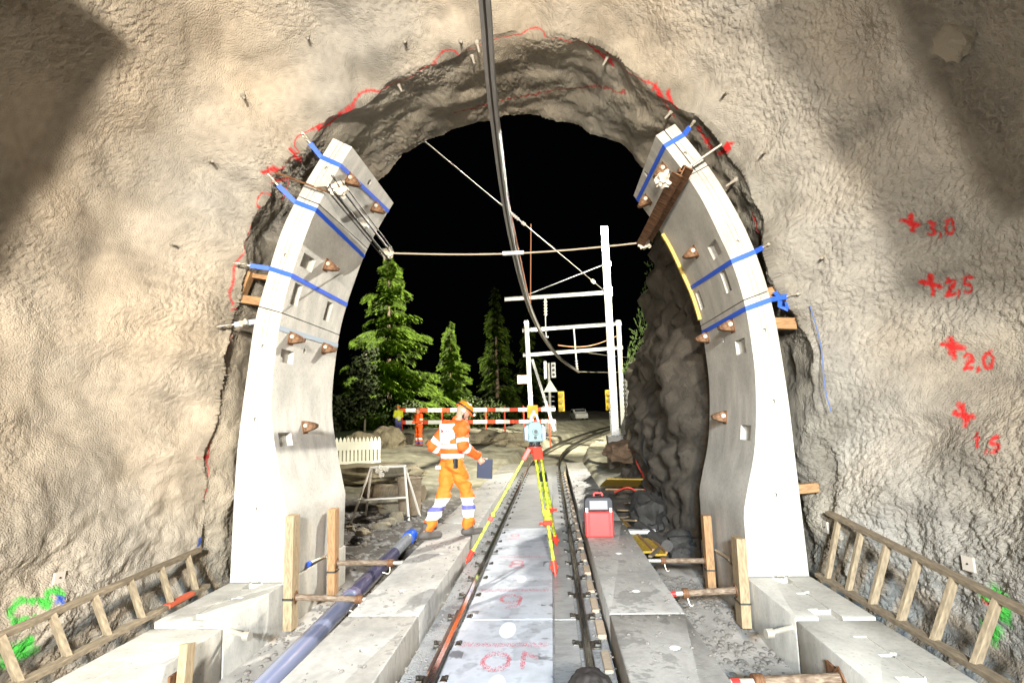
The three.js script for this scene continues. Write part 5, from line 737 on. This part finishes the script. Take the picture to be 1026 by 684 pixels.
{
  const o = thing('steel_trestle', 'white painted steel trestle frame standing in the dark pit', 'trestle'), m = mat([0.66, 0.62, 0.54], 0.6), zf = -13.0, zb = -13.7, gy = (x, z) => groundY(x, z) - 0.02;
  for (const [z, s] of [[zf, 1], [zb, -1]]) for (const [xb, xt] of [[-4.24, -3.93], [-2.90, -3.13]]) part('leg', rod([xb, gy(xb, z + 0.2 * s), z + 0.2 * s], [xt, 0.68, (zf + zb) / 2 + 0.03 * s], 0.026, 8), m, o);
  part('cross_bar', rod([-3.95, 0.68, -13.35], [-3.1, 0.70, -13.35], 0.03, 8), m, o); part('brace', rod([-4.12, 0.0, zf + 0.07], [-2.98, 0.04, zf + 0.07], 0.022, 8), m, o);
  const b = thing('rag_bundle', 'light rag hanging over the steel trestle', 'rag'); part('cloth', [crumple(0.07, 21, [-3.72, 0.63, -13.3]), crumple(0.05, 25, [-3.66, 0.52, -13.26]), crumple(0.05, 28, [-3.56, 0.65, -13.3])], M.paper, b);
}
function boulder(sx, sy, sz, seed, det = 5) { const g = flat(new THREE.IcosahedronGeometry(0.5, det)), p = g.attributes.position, v = V(); for (let i = 0; i < p.count; i++) { v.fromBufferAttribute(p, i); const k = max(abs(v.x), abs(v.y), abs(v.z)); v.multiplyScalar(lerp(1, 0.46 / k, 0.32)); v.multiplyScalar(1 + 0.42 * N3(v.x * 2.2 + seed, v.y * 2.2, v.z * 2.2) + 0.24 * N3(v.x * 5, v.y * 6 + seed, v.z * 6) + 0.05 * N3(v.x * 15, v.y * 15, v.z * 15 + seed)); p.setXYZ(i, v.x * sx, v.y * sy, v.z * sz); } g.computeVertexNormals(); return boxUV(toCreasedNormals(g, 0.7)); }
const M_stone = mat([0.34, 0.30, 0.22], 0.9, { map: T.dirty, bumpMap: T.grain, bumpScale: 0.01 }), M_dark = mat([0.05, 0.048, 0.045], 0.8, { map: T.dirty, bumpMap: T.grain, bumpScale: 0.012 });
for (const [x, z, sx, sy, sz, s, label] of [[-8.0, -24.6, 1.5, 1.1, 1.3, 1, 'square pale stone block left of the standing worker'], [-7.0, -25.6, 1.4, 1.2, 1.2, 5, 'tall pale stone block beside the standing worker'], [-5.0, -16.9, 3.2, 0.6, 1.4, 9, 'broad flat stone slab above the trestle'], [-7.2, -16.9, 2.4, 0.5, 1.2, 12, 'low flat stone slab under the white barrier'], [-4.3, -29.5, 2.6, 0.7, 1.8, 17, 'low spoil heap of pale rock behind the walking worker'], [-2.9, -31.0, 2.2, 0.9, 1.8, 22, 'pale rock heap behind the survey instrument'], [-1.5, -31.5, 1.8, 0.9, 1.6, 27, 'smaller pale rock heap near the far mast'], [-3.6, -14.6, 1.1, 0.5, 0.8, 31, 'brown stone in the pit behind the trestle'], [-6.3, -27.5, 1.4, 0.8, 1.2, 33, 'rough pale stone behind the standing worker']])
  solo('stone_block', boulder(sx, sy, sz, s).translate(x, groundY(x, z) + sy * 0.22, z), M_stone, label, 'stone');
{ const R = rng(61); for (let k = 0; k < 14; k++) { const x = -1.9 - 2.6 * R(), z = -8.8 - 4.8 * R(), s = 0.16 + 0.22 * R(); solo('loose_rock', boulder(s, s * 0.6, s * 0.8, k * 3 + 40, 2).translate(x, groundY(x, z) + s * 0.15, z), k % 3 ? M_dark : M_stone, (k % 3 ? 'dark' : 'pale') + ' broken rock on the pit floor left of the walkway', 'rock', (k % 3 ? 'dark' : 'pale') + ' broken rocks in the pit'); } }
{ const R = rng(71), q = []; for (let k = 0; k < 900; k++) { const x = -1.5 - 3.2 * R(), z = -8.6 - 6 * R(), s = 0.02 + 0.05 * R() ** 2; q.push(flat(new THREE.IcosahedronGeometry(s, 0)).scale(1, 0.6, 1).rotateY(R() * 6).translate(x, groundY(x, z) + s * 0.2, z)); } for (let k = 0; k < 700; k++) { const x = 1.45 + 0.9 * R(), z = -4 - 4.5 * R(), s = 0.012 + 0.03 * R() ** 2; q.push(flat(new THREE.IcosahedronGeometry(s, 0)).scale(1, 0.6, 1).rotateY(R() * 6).translate(x, groundY(x, z) + s * 0.2, z)); } for (let k = 0; k < 1500; k++) { const r = R(), x = r < 0.35 ? 0.60 + 0.12 * R() : r < 0.7 ? -0.81 + 0.19 * R() : r < 0.85 ? -1.4 + 0.58 * R() : 0.75 + 0.57 * R(), z = -3 - 12 * R(), s = 0.005 + 0.014 * R() ** 3; q.push(flat(new THREE.IcosahedronGeometry(s, 0)).scale(1, 0.7, 1).rotateY(R() * 6).translate(x, (r < 0.7 ? -0.04 : z < -12.9 ? 0.14 : 0.165) + s * 0.3, z)); } for (let k = 0; k < 500; k++) { const x = -1.45 - 1.2 * R(), z = -4 - 4.5 * R(), s = 0.012 + 0.03 * R() ** 2; q.push(flat(new THREE.IcosahedronGeometry(s, 0)).scale(1, 0.6, 1).rotateY(R() * 6).translate(x, groundY(x, z) + s * 0.2, z)); } tag(part('rubble', q, mat([0.16, 0.145, 0.125], 0.95)), 'loose gravel and rubble strewn beside the walkways', 'rubble', null, 'stuff'); }
// ---------------------------------------------------------------- rock cutting on the right, outside the portal
{
  const topY = (z) => lerp(5.9, 3.0, smooth(-8.2, -18.6, z)), nv = 130, nu = 120;
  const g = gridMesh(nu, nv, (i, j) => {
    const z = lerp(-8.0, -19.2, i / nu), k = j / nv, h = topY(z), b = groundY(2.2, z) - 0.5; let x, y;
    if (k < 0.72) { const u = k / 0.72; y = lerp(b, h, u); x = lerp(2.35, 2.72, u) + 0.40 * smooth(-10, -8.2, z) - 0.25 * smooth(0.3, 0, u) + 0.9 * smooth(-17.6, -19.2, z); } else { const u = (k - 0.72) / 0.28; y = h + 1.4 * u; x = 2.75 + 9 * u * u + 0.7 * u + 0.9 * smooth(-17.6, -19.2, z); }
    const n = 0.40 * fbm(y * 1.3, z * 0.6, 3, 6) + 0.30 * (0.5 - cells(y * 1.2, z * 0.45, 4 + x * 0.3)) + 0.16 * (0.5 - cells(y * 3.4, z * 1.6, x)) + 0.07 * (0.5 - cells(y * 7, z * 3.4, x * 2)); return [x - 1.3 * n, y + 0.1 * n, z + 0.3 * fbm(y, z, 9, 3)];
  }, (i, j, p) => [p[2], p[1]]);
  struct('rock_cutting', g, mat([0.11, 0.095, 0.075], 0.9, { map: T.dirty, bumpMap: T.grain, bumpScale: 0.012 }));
  const R = rng(81), q = []; for (let k = 0; k < 1100; k++) { const z = lerp(-10, -19, R()), y = topY(z) + 0.02 - 0.25 * R() * R(), x = 2.72 - 0.18 + 0.55 * R() + 0.9 * smooth(-17.6, -19.2, z), h = 0.05 + 0.20 * R() * R(), a = R() * 6; q.push(flat(new THREE.PlaneGeometry(0.02, h)).translate(0, h / 2, 0).rotateX(0.5 * (R() - 0.5)).rotateZ((R() - 0.2) * 1.3).rotateY(a).translate(x, y, z)); }
  tag(part('grass_tufts', q, mat([0.06, 0.10, 0.02], 0.8, { side: THREE.DoubleSide })), 'grass hanging over the top edge of the rock cutting', 'grass', null, 'stuff');
}
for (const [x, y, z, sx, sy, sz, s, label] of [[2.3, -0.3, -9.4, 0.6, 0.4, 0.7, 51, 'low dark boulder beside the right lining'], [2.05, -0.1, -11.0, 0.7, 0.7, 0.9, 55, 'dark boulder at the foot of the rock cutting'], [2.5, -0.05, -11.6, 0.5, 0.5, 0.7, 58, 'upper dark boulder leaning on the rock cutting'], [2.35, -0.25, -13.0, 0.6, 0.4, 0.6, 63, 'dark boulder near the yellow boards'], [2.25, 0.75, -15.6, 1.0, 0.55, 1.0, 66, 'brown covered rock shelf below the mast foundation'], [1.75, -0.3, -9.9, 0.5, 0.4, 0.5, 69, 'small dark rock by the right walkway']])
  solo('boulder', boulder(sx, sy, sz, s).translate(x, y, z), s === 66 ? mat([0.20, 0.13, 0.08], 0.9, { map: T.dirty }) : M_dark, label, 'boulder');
{ // boards and litter on the right of the walkway
  const Y_ = mat([0.55, 0.37, 0.03], 0.7, { map: T.wood }), set = [[[1.50, 0.16, -13.9], [2.42, 0.12, -14.0], 0.85, 'wide yellow shuttering panel lying below the mast'], [[1.50, -0.22, -11.1], [1.62, -0.2, -8.5], 0.16, 'long narrow yellow board along the right walkway'], [[1.75, -0.25, -9.6], [1.80, -0.24, -8.5], 0.17, 'short yellow board by the right props']];
  for (const [a, b, w, label] of set) { const o = thing('yellow_board', label, 'board', [0, 0, 0], 0, 'yellow shuttering boards on the right'); part('panel', beam(a, b, w, 0.03, 0.004, w > 0.5 ? -0.3 : 0), Y_, o); part('edge_batten', beam([a[0] + (w > 0.5 ? 0 : w / 2), a[1] + (w > 0.5 ? -0.10 : 0.03), a[2] + (w > 0.5 ? 0.43 : 0)], [b[0] + (w > 0.5 ? 0 : w / 2), b[1] + (w > 0.5 ? -0.10 : 0.03), b[2] + (w > 0.5 ? 0.43 : 0)], 0.03, 0.03), M.orangeTimber, o); }
  const t = thing('cable_tube', 'grey rolled tube lying beside the yellow boards', 'tube'); part('tube', rod([1.98, -0.22, -8.95], [1.78, -0.2, -10.4], 0.09, 18), mat([0.10, 0.095, 0.09], 0.8, { map: T.dirty }), t);
  solo('foam_strip', beam([1.45, -0.16, -9.75], [1.95, -0.15, -9.7], 0.16, 0.05, 0.01), M.white, 'white foam strip lying across the litter right of the case', 'strip');
  const R = rng(91); for (let k = 0; k < 9; k++) { const z = -8.0 - 6 * R(), x = 1.5 + 0.5 * R(), a = R() * 3, l = 0.3 + 0.5 * R(), y = -0.3 + 0.14 * R(); solo('scrap_lath', beam([x, y, z], [x + l * cos(a), y + 0.06, z + l * sin(a)], 0.05, 0.025), R() < 0.5 ? M.timber : M.greyTimber, 'loose scrap lath among the litter right of the walkway', 'lath', 'scrap laths right of the track'); }
  const c = thing('red_cable', 'red cable looping out from under the yellow panel', 'cable'); part('cable', tube([[1.7, 0.0, -13.4], [2.0, 0.12, -13.2], [2.3, -0.05, -13.3], [2.45, 0.2, -13.8], [2.4, 0.6, -14.6], [2.5, 1.0, -15.2]], 0.022, 40, 6), mat([0.55, 0.05, 0.03], 0.5), c);
  const d = thing('black_hose', 'black hose coiled at the foot of the rock cutting', 'hose'); part('hose', tube([[2.5, 0.3, -12.6], [2.3, 0.9, -12.9], [2.45, 1.3, -13.2], [2.6, 0.8, -13.0], [2.5, 0.2, -12.3], [2.3, 0.5, -11.8]], 0.02, 50, 6), M.black, d);
  for (const [z, l] of [[-16.4, 'front'], [-17.2, 'rear']]) { const p = thing('leaning_plank', `${l} dark plank leaning against the end of the rock cutting`, 'plank', [0, 0, 0], 0, 'planks leaning at the cutting'); part('plank', beam([2.35, 0.35, z + 0.6], [2.85, 2.0, z], 0.16, 0.05, 0.004), l === 'front' ? M.darkSteel : M.greyTimber, p); }
}
{ const o = thing('timber_beam', 'round brown timber baulk lying in the pit below the stone slab', 'timber'); part('baulk', rod([-4.6, -0.05, -15.0], [-3.0, -0.1, -14.7], 0.2, 14), M.greyTimber, o); const p = thing('concrete_pipe_stub', 'short upright brown concrete stub behind the trestle', 'concrete stub'); part('stub', rod([-3.18, -0.5, -14.0], [-3.18, 0.36, -14.0], 0.26, 16, 0.30), mat([0.34, 0.27, 0.19], 0.9, { map: T.dirty }), p); part('rim', flat(new THREE.TorusGeometry(0.28, 0.03, 8, 20)).rotateX(PI / 2).translate(-3.18, 0.36, -14.0), mat([0.34, 0.27, 0.19], 0.9, { map: T.dirty }), p); }
// ---------------------------------------------------------------- trees
const leafMats = [[0.10, 0.165, 0.02], [0.07, 0.12, 0.022], [0.045, 0.055, 0.022], [0.13, 0.20, 0.03]].map((c) => new THREE.MeshPhysicalMaterial({ color: lin(...c), roughness: 1, specularIntensity: 0.15, side: THREE.DoubleSide, transmission: 0.25, thickness: 0, vertexColors: true }));
const M_bark = mat([0.13, 0.095, 0.065], 0.95, { map: T.dirty }), M_palebark = mat([0.22, 0.20, 0.14], 0.9);
function leafCloud() { const P = [], N = [], C = [], U = []; return { quad(c, u, v, n, t) { const q = [[-1, -1], [1, -1], [1, 1], [-1, -1], [1, 1], [-1, 1]]; for (const [a, b] of q) { P.push(c.x + a * u.x + b * v.x, c.y + a * u.y + b * v.y, c.z + a * u.z + b * v.z); N.push(n.x, n.y, n.z); C.push(t, t * 0.98, t * 0.9); U.push(a * 0.5 + 0.5, b * 0.5 + 0.5); } }, tri(c, u, v, n, t) { for (const [a, b] of [[-1, 0], [1, -0.5], [1, 0.5]]) { P.push(c.x + a * u.x + b * v.x, c.y + a * u.y + b * v.y, c.z + a * u.z + b * v.z); N.push(n.x, n.y, n.z); C.push(t, t * 0.98, t * 0.9); U.push(a, b); } },
  geo() { const g = new THREE.BufferGeometry(); g.setAttribute('position', new THREE.Float32BufferAttribute(P, 3)); g.setAttribute('normal', new THREE.Float32BufferAttribute(N, 3)); g.setAttribute('color', new THREE.Float32BufferAttribute(C, 3)); g.setAttribute('uv', new THREE.Float32BufferAttribute(U, 2)); return g; } }; }
function conifer(label, x, z, h, r, seed, m, density = 1, thin = 1) {
  const R = rng(seed), y0 = groundY(x, z) - 0.2, o = thing('conifer_tree', label, 'tree', [x, y0, z], 0, 'conifers beyond the fence'), L = leafCloud(), br = [];
  part('trunk', flat(new THREE.CylinderGeometry(0.03, 0.018 * h, h, 9)).translate(0, h / 2, 0), M_bark, o);
  const levels = floor(h * 2.6);
  for (let i = 0; i < levels; i++) {
    const k = (i + R()) / levels, y = lerp(0.06, 0.985, k) * h, len = r * (1 - k) ** 0.82 * (0.75 + 0.45 * R()) + 0.12, n = 5 + floor(4 * R());
    for (let b = 0; b < n; b++) {
      const a = R() * 2 * PI, bl = len * (0.55 + 0.6 * R()), dir = V(cos(a), 0, sin(a)), droop = 0.18 + 0.35 * (1 - k) * R(), side = V(-sin(a), 0, cos(a));
      const yb = y + (R() - 0.5) * 3.2 * h / levels, at = (s) => V(dir.x * bl * s, yb + bl * (0.25 * s * (1 - k) - droop * s * s - 0.1), dir.z * bl * s); if (b % 2 === 0) br.push(rod(at(0), at(0.7), 0.012 + 0.006 * bl, 4, 0.006));
      const m_ = Math.ceil((7 + bl * 13) * density);
      for (let q = 0; q < m_; q++) {
        const s = 0.12 + 0.88 * sqrt(R()), c = at(s).addScaledVector(side, (R() - 0.5) * 0.75 * bl * (1.15 - s)).add(V(0, (R() - 0.65) * 0.5, (R() - 0.5) * 0.3)), sz = (0.10 + 0.13 * R()) * thin, u = dir.clone().multiplyScalar(0.7).addScaledVector(side, (R() - 0.5) * 1.6).add(V(0, -0.35 - 0.5 * R(), 0)).normalize(), v = u.clone().cross(V(R() - 0.5, 1, R() - 0.5)).normalize(), nn = u.clone().cross(v).normalize().add(V(dir.x, 0.6, dir.z)).normalize();
        L.tri(c, u.multiplyScalar(sz * 1.5), v.multiplyScalar(sz * 0.62), nn, 0.65 + 0.7 * R());
      }
    }
  }
  part('branches', br, M_bark, o).userData.kind = 'stuff'; part('crown', L.geo(), m, o); return o;
}
function broadleaf(label, x, z, h, r, seed, m, bark, n = 16, group) {
  const R = rng(seed), y0 = groundY(x, z) - 0.1, o = thing(h > 2.2 ? 'broadleaf_tree' : 'shrub', label, h > 2.2 ? 'tree' : 'shrub', [x, y0, z], 0, group), L = leafCloud();
  const tr = [tube([[0, 0, 0], [0.05, h * 0.3, 0.03], [0.02, h * 0.62, -0.05], [0.08, h * 0.95, 0]], 0.025 + 0.008 * h, 20, 7)];
  for (let i = 0; i < n; i++) {
    const k = 0.2 + 0.75 * i / n, a = i * 2.4 + R(), len = r * (1.1 - 0.7 * k) * (0.7 + 0.5 * R()), b = V(0.03, h * k, 0), e = V(cos(a) * len, h * k + len * 0.55, sin(a) * len); tr.push(tube([b.toArray(), b.clone().lerp(e, 0.5).add(V(0, 0.08, 0)).toArray(), e.toArray()], 0.008, 6, 4));
    for (let q = 0; q < 200; q++) { const s = 0.25 + 0.85 * R(), c = b.clone().lerp(e, s).add(V(R() - 0.5, (R() - 0.5) * 0.8, R() - 0.5).multiplyScalar(0.75 * len + 0.2)), sz = 0.06 + 0.06 * R(), u = V(R() - 0.5, R() - 0.6, R() - 0.5).normalize(), v = u.clone().cross(V(R() - 0.5, 1, R() - 0.5)).normalize(); L.quad(c, u.multiplyScalar(sz), v.multiplyScalar(sz * 0.6), V(u.x, 1, v.z).normalize(), 0.6 + 0.8 * R()); }
  }
  part('trunk', tr, bark, o); part('crown', L.geo(), m, o); return o;
}
conifer('tallest bright green conifer left of centre beyond the fence', -12.6, -45, 16.9, 5.6, 101, leafMats[0], 8, 0.9);
conifer('smaller green conifer between the tallest one and the far mast', -8.8, -52, 14.2, 3.6, 102, leafMats[0], 6, 0.95);
conifer('dim brownish conifer standing behind the helmeted worker', -5.8, -66, 19.5, 3.6, 103, leafMats[0], 1.0, 1.2);
conifer('dimmest far conifer just left of the far mast', -2.4, -74, 14, 2.8, 104, leafMats[0], 0.8, 1.2);
conifer('low young conifer squeezed behind the tallest one', -15.4, -49, 10, 3.2, 105, leafMats[0], 1.8);
broadleaf('slender broadleaf tree with pale stem above the white barrier', -11.6, -36, 5.4, 1.1, 111, leafMats[3], M_palebark, 14);
for (const [x, z, h, r, l] of [[-12.9, -35, 2.1, 1.2, 'low leafy shrub at the left end behind the barrier'], [-9.4, -38.5, 1.7, 1.2, 'low shrub behind the left part of the fence'], [-4.8, -40, 1.8, 1.4, 'low shrub behind the middle of the fence']]) broadleaf(l, x, z, h, r, floor(-x * 31), leafMats[3], M_bark, 12, 'shrubs behind the fence');
// ---------------------------------------------------------------- anchors and small boards on the sprayed wall
const M_anchor = mat([0.32, 0.285, 0.23], 0.85);
const ANCHORS = [[0.395, -5.851, 0.15, 'anchor stub high on the left shoulder of the wall'], [0.349, -5.89, 0.20, 'long anchor stub with a slanting shadow, upper left wall'], [0.314, -5.965, 0.20, 'anchor stub in a dark hollow left of the top left strap'], [0.265, -5.928, 0.14, 'lowest anchor stub on the left wall'], [0.444, -6.175, 0.16, 'anchor stub above the red line, left of the conductor rail'], [0.477, -6.301, 0.16, 'anchor stub just left of the conductor rail'], [0.487, -6.331, 0.15, 'anchor stub right behind the conductor rail'], [0.574, -6.60, 0.16, 'anchor stub on the red line right of the crown'], [0.650, -6.107, 0.15, 'anchor stub high on the right shoulder of the wall'], [0.690, -6.175, 0.20, 'anchor stub with slanting shadow right of the top right segment'], [0.759, -6.141, 0.12, 'low anchor stub right of the upper right strap hook'], [0.482, -6.52, 0.12, 'anchor stub just under the red line at the crown'], [0.429, -6.55, 0.12, 'anchor stub on the red line, left of the crown'], [0.629, -6.70, 0.13, 'anchor stub at the red blot above the right lining'], [0.691, -6.66, 0.16, 'bent anchor stub in the dark gap beside the right lining']];
for (const [t, z, l, label] of ANCHORS) {
  const { p, n } = wallPoint(t, z), d = n.clone().add(V(0, -0.12, 0.1)).normalize(), o = thing('rock_anchor', label, 'rock anchor', [0, 0, 0], 0, 'anchor stubs in the sprayed wall');
  part('stub', rod(p.clone().addScaledVector(d, -0.06), p.clone().addScaledVector(d, l), 0.020, 10, 0.014), M_anchor, o);
  part('collar', rod(p.clone().addScaledVector(d, -0.05), p.clone().addScaledVector(d, 0.035), 0.038, 12, 0.022), M_anchor, o);
}
{ const { p, n } = wallPoint(0.702, -4.619), g = flat(new THREE.SphereGeometry(0.17, 22, 12)).scale(1, 1, 0.4), q = g.attributes.position; for (let i = 0; i < q.count; i++) { const k = 1 + 0.25 * N3(q.getX(i) * 18, q.getY(i) * 18, q.getZ(i) * 18); q.setXYZ(i, q.getX(i) * k, q.getY(i) * k, q.getZ(i) * k); } g.computeVertexNormals(); solo('anchor_plate', along(g, p.clone().addScaledVector(n, -0.02), p.clone().addScaledVector(n, 0.02)), mat([0.40, 0.35, 0.27], 0.9, { bumpMap: T.concreteB, bumpScale: 0.02 }), 'round sprayed over anchor plate at the upper right', 'anchor plate'); }
for (const [t, z, w, h, label] of [[0.086, -5.059, 0.10, 0.10, 'small pale survey board on the lower left wall'], [0.909, -6.50, 0.10, 0.12, 'small white survey tag low beside the right lining'], [0.913, -5.201, 0.11, 0.12, 'small pale survey board on the lower right wall']]) { const { p, n } = wallPoint(t, z), o = thing('survey_board', label, 'survey board', [0, 0, 0], 0, 'survey boards on the wall'); part('board', along(bx(w, h, 0.02, 0, 0, 0, 0.002), p.clone().addScaledVector(n, 0.0), p.clone().addScaledVector(n, 0.05)), mat([0.60, 0.54, 0.46], 0.8), o); part('screw', rod(p.clone().addScaledVector(n, 0.03), p.clone().addScaledVector(n, 0.042), 0.008, 6), M.darkSteel, o); }
// ---------------------------------------------------------------- lamp fittings
const glow = (c, k) => mat([0.02, 0.02, 0.02], 0.4, { emissive: lin(...c), emissiveIntensity: k });
{
  const o = thing('work_light_stand', 'tripod stand with three work lights in the finished bore behind the camera', 'work light');
  part('mast', rod([0.1, -0.4, 7.1], [0.1, 3.6, 7.1], 0.035, 10), M.galv, o); for (let k = 0; k < 3; k++) part('leg', rod([0.1, 0.7, 7.1], [0.1 + 0.8 * sin(k * 2.1), -0.42, 7.1 + 0.8 * cos(k * 2.1)], 0.022, 8), M.galv, o); part('cross_arm', beam([-0.8, 2.3, 7.15], [0.6, 3.1, 7.15], 0.05, 0.05), M.galv, o);
  for (const [p, q, c] of WORK_LAMPS) { const P = V(...p), d = V(...q).sub(P).normalize(), A = P.clone().addScaledVector(d, -0.06), B = P.clone().addScaledVector(d, -0.22); const h = part('lamp_housing', along(bx(0.30, 0.24, 0.15, 0, 0, 0, 0.02), B, A), M.black, o); part('lamp_glass', along(bx(0.24, 0.18, 0.01), P.clone().addScaledVector(d, -0.06), P.clone().addScaledVector(d, -0.05)), glow(c, 12), h); part('yoke', rod(B, V(0.1, p[1] - 0.05, 7.1), 0.015, 8), M.galv, o); }
}
{
  const o = thing('lighting_tower', 'tall lighting tower with three floodlights behind the rock cutting', 'lighting tower'), x = 8.6, z = -25.5, g = groundY(x, z);
  part('mast', rod([x, g - 0.3, z], [x, 14.2, z], 0.14, 12), M.galv, o); part('base', bx(1.8, 0.9, 1.8, x, g + 0.3, z, 0.05), M.yellow, o); part('head_bar', beam([x - 0.3, 14.1, -24.6], [x - 0.4, 14.1, -26.4], 0.1, 0.1), M.galv, o);
  for (const [p, q, c] of FLOOD_LAMPS) { const P = V(...p), d = V(...q).sub(P).normalize(); const h = part('lamp_housing', along(bx(0.55, 0.45, 0.2, 0, 0, 0, 0.03), P.clone().addScaledVector(d, -0.3), P.clone().addScaledVector(d, -0.09)), M.black, o); part('lamp_glass', along(bx(0.45, 0.35, 0.012), P.clone().addScaledVector(d, -0.09), P.clone().addScaledVector(d, -0.078)), glow(c, 12), h); part('bracket', rod(P.clone().addScaledVector(d, -0.2), V(x - 0.35, 14.1, p[2]), 0.02, 8), M.galv, o); }
}
{
  const o = thing('floodlight_bracket', 'pair of floodlights bracketed to the rock above the portal, facing out', 'floodlight');
  part('post', rod([4.75, 4.0, -11.1], [4.75, 9.4, -11.1], 0.06, 10), M.galv, o); part('bracket', beam([4.5, 9.25, -11.1], [5.05, 9.25, -11.25], 0.08, 0.08), M.galv, o);
  for (const [p, q, c] of ROCK_LAMPS) { const P = V(...p), d = V(...q).sub(P).normalize(); const h = part('lamp_housing', along(bx(0.45, 0.35, 0.18, 0, 0, 0, 0.03), P.clone().addScaledVector(d, -0.27), P.clone().addScaledVector(d, -0.09)), M.black, o); part('lamp_glass', along(bx(0.38, 0.28, 0.012), P.clone().addScaledVector(d, -0.09), P.clone().addScaledVector(d, -0.078)), glow(c, 12), h); }
}
renderer.render(scene, camera);
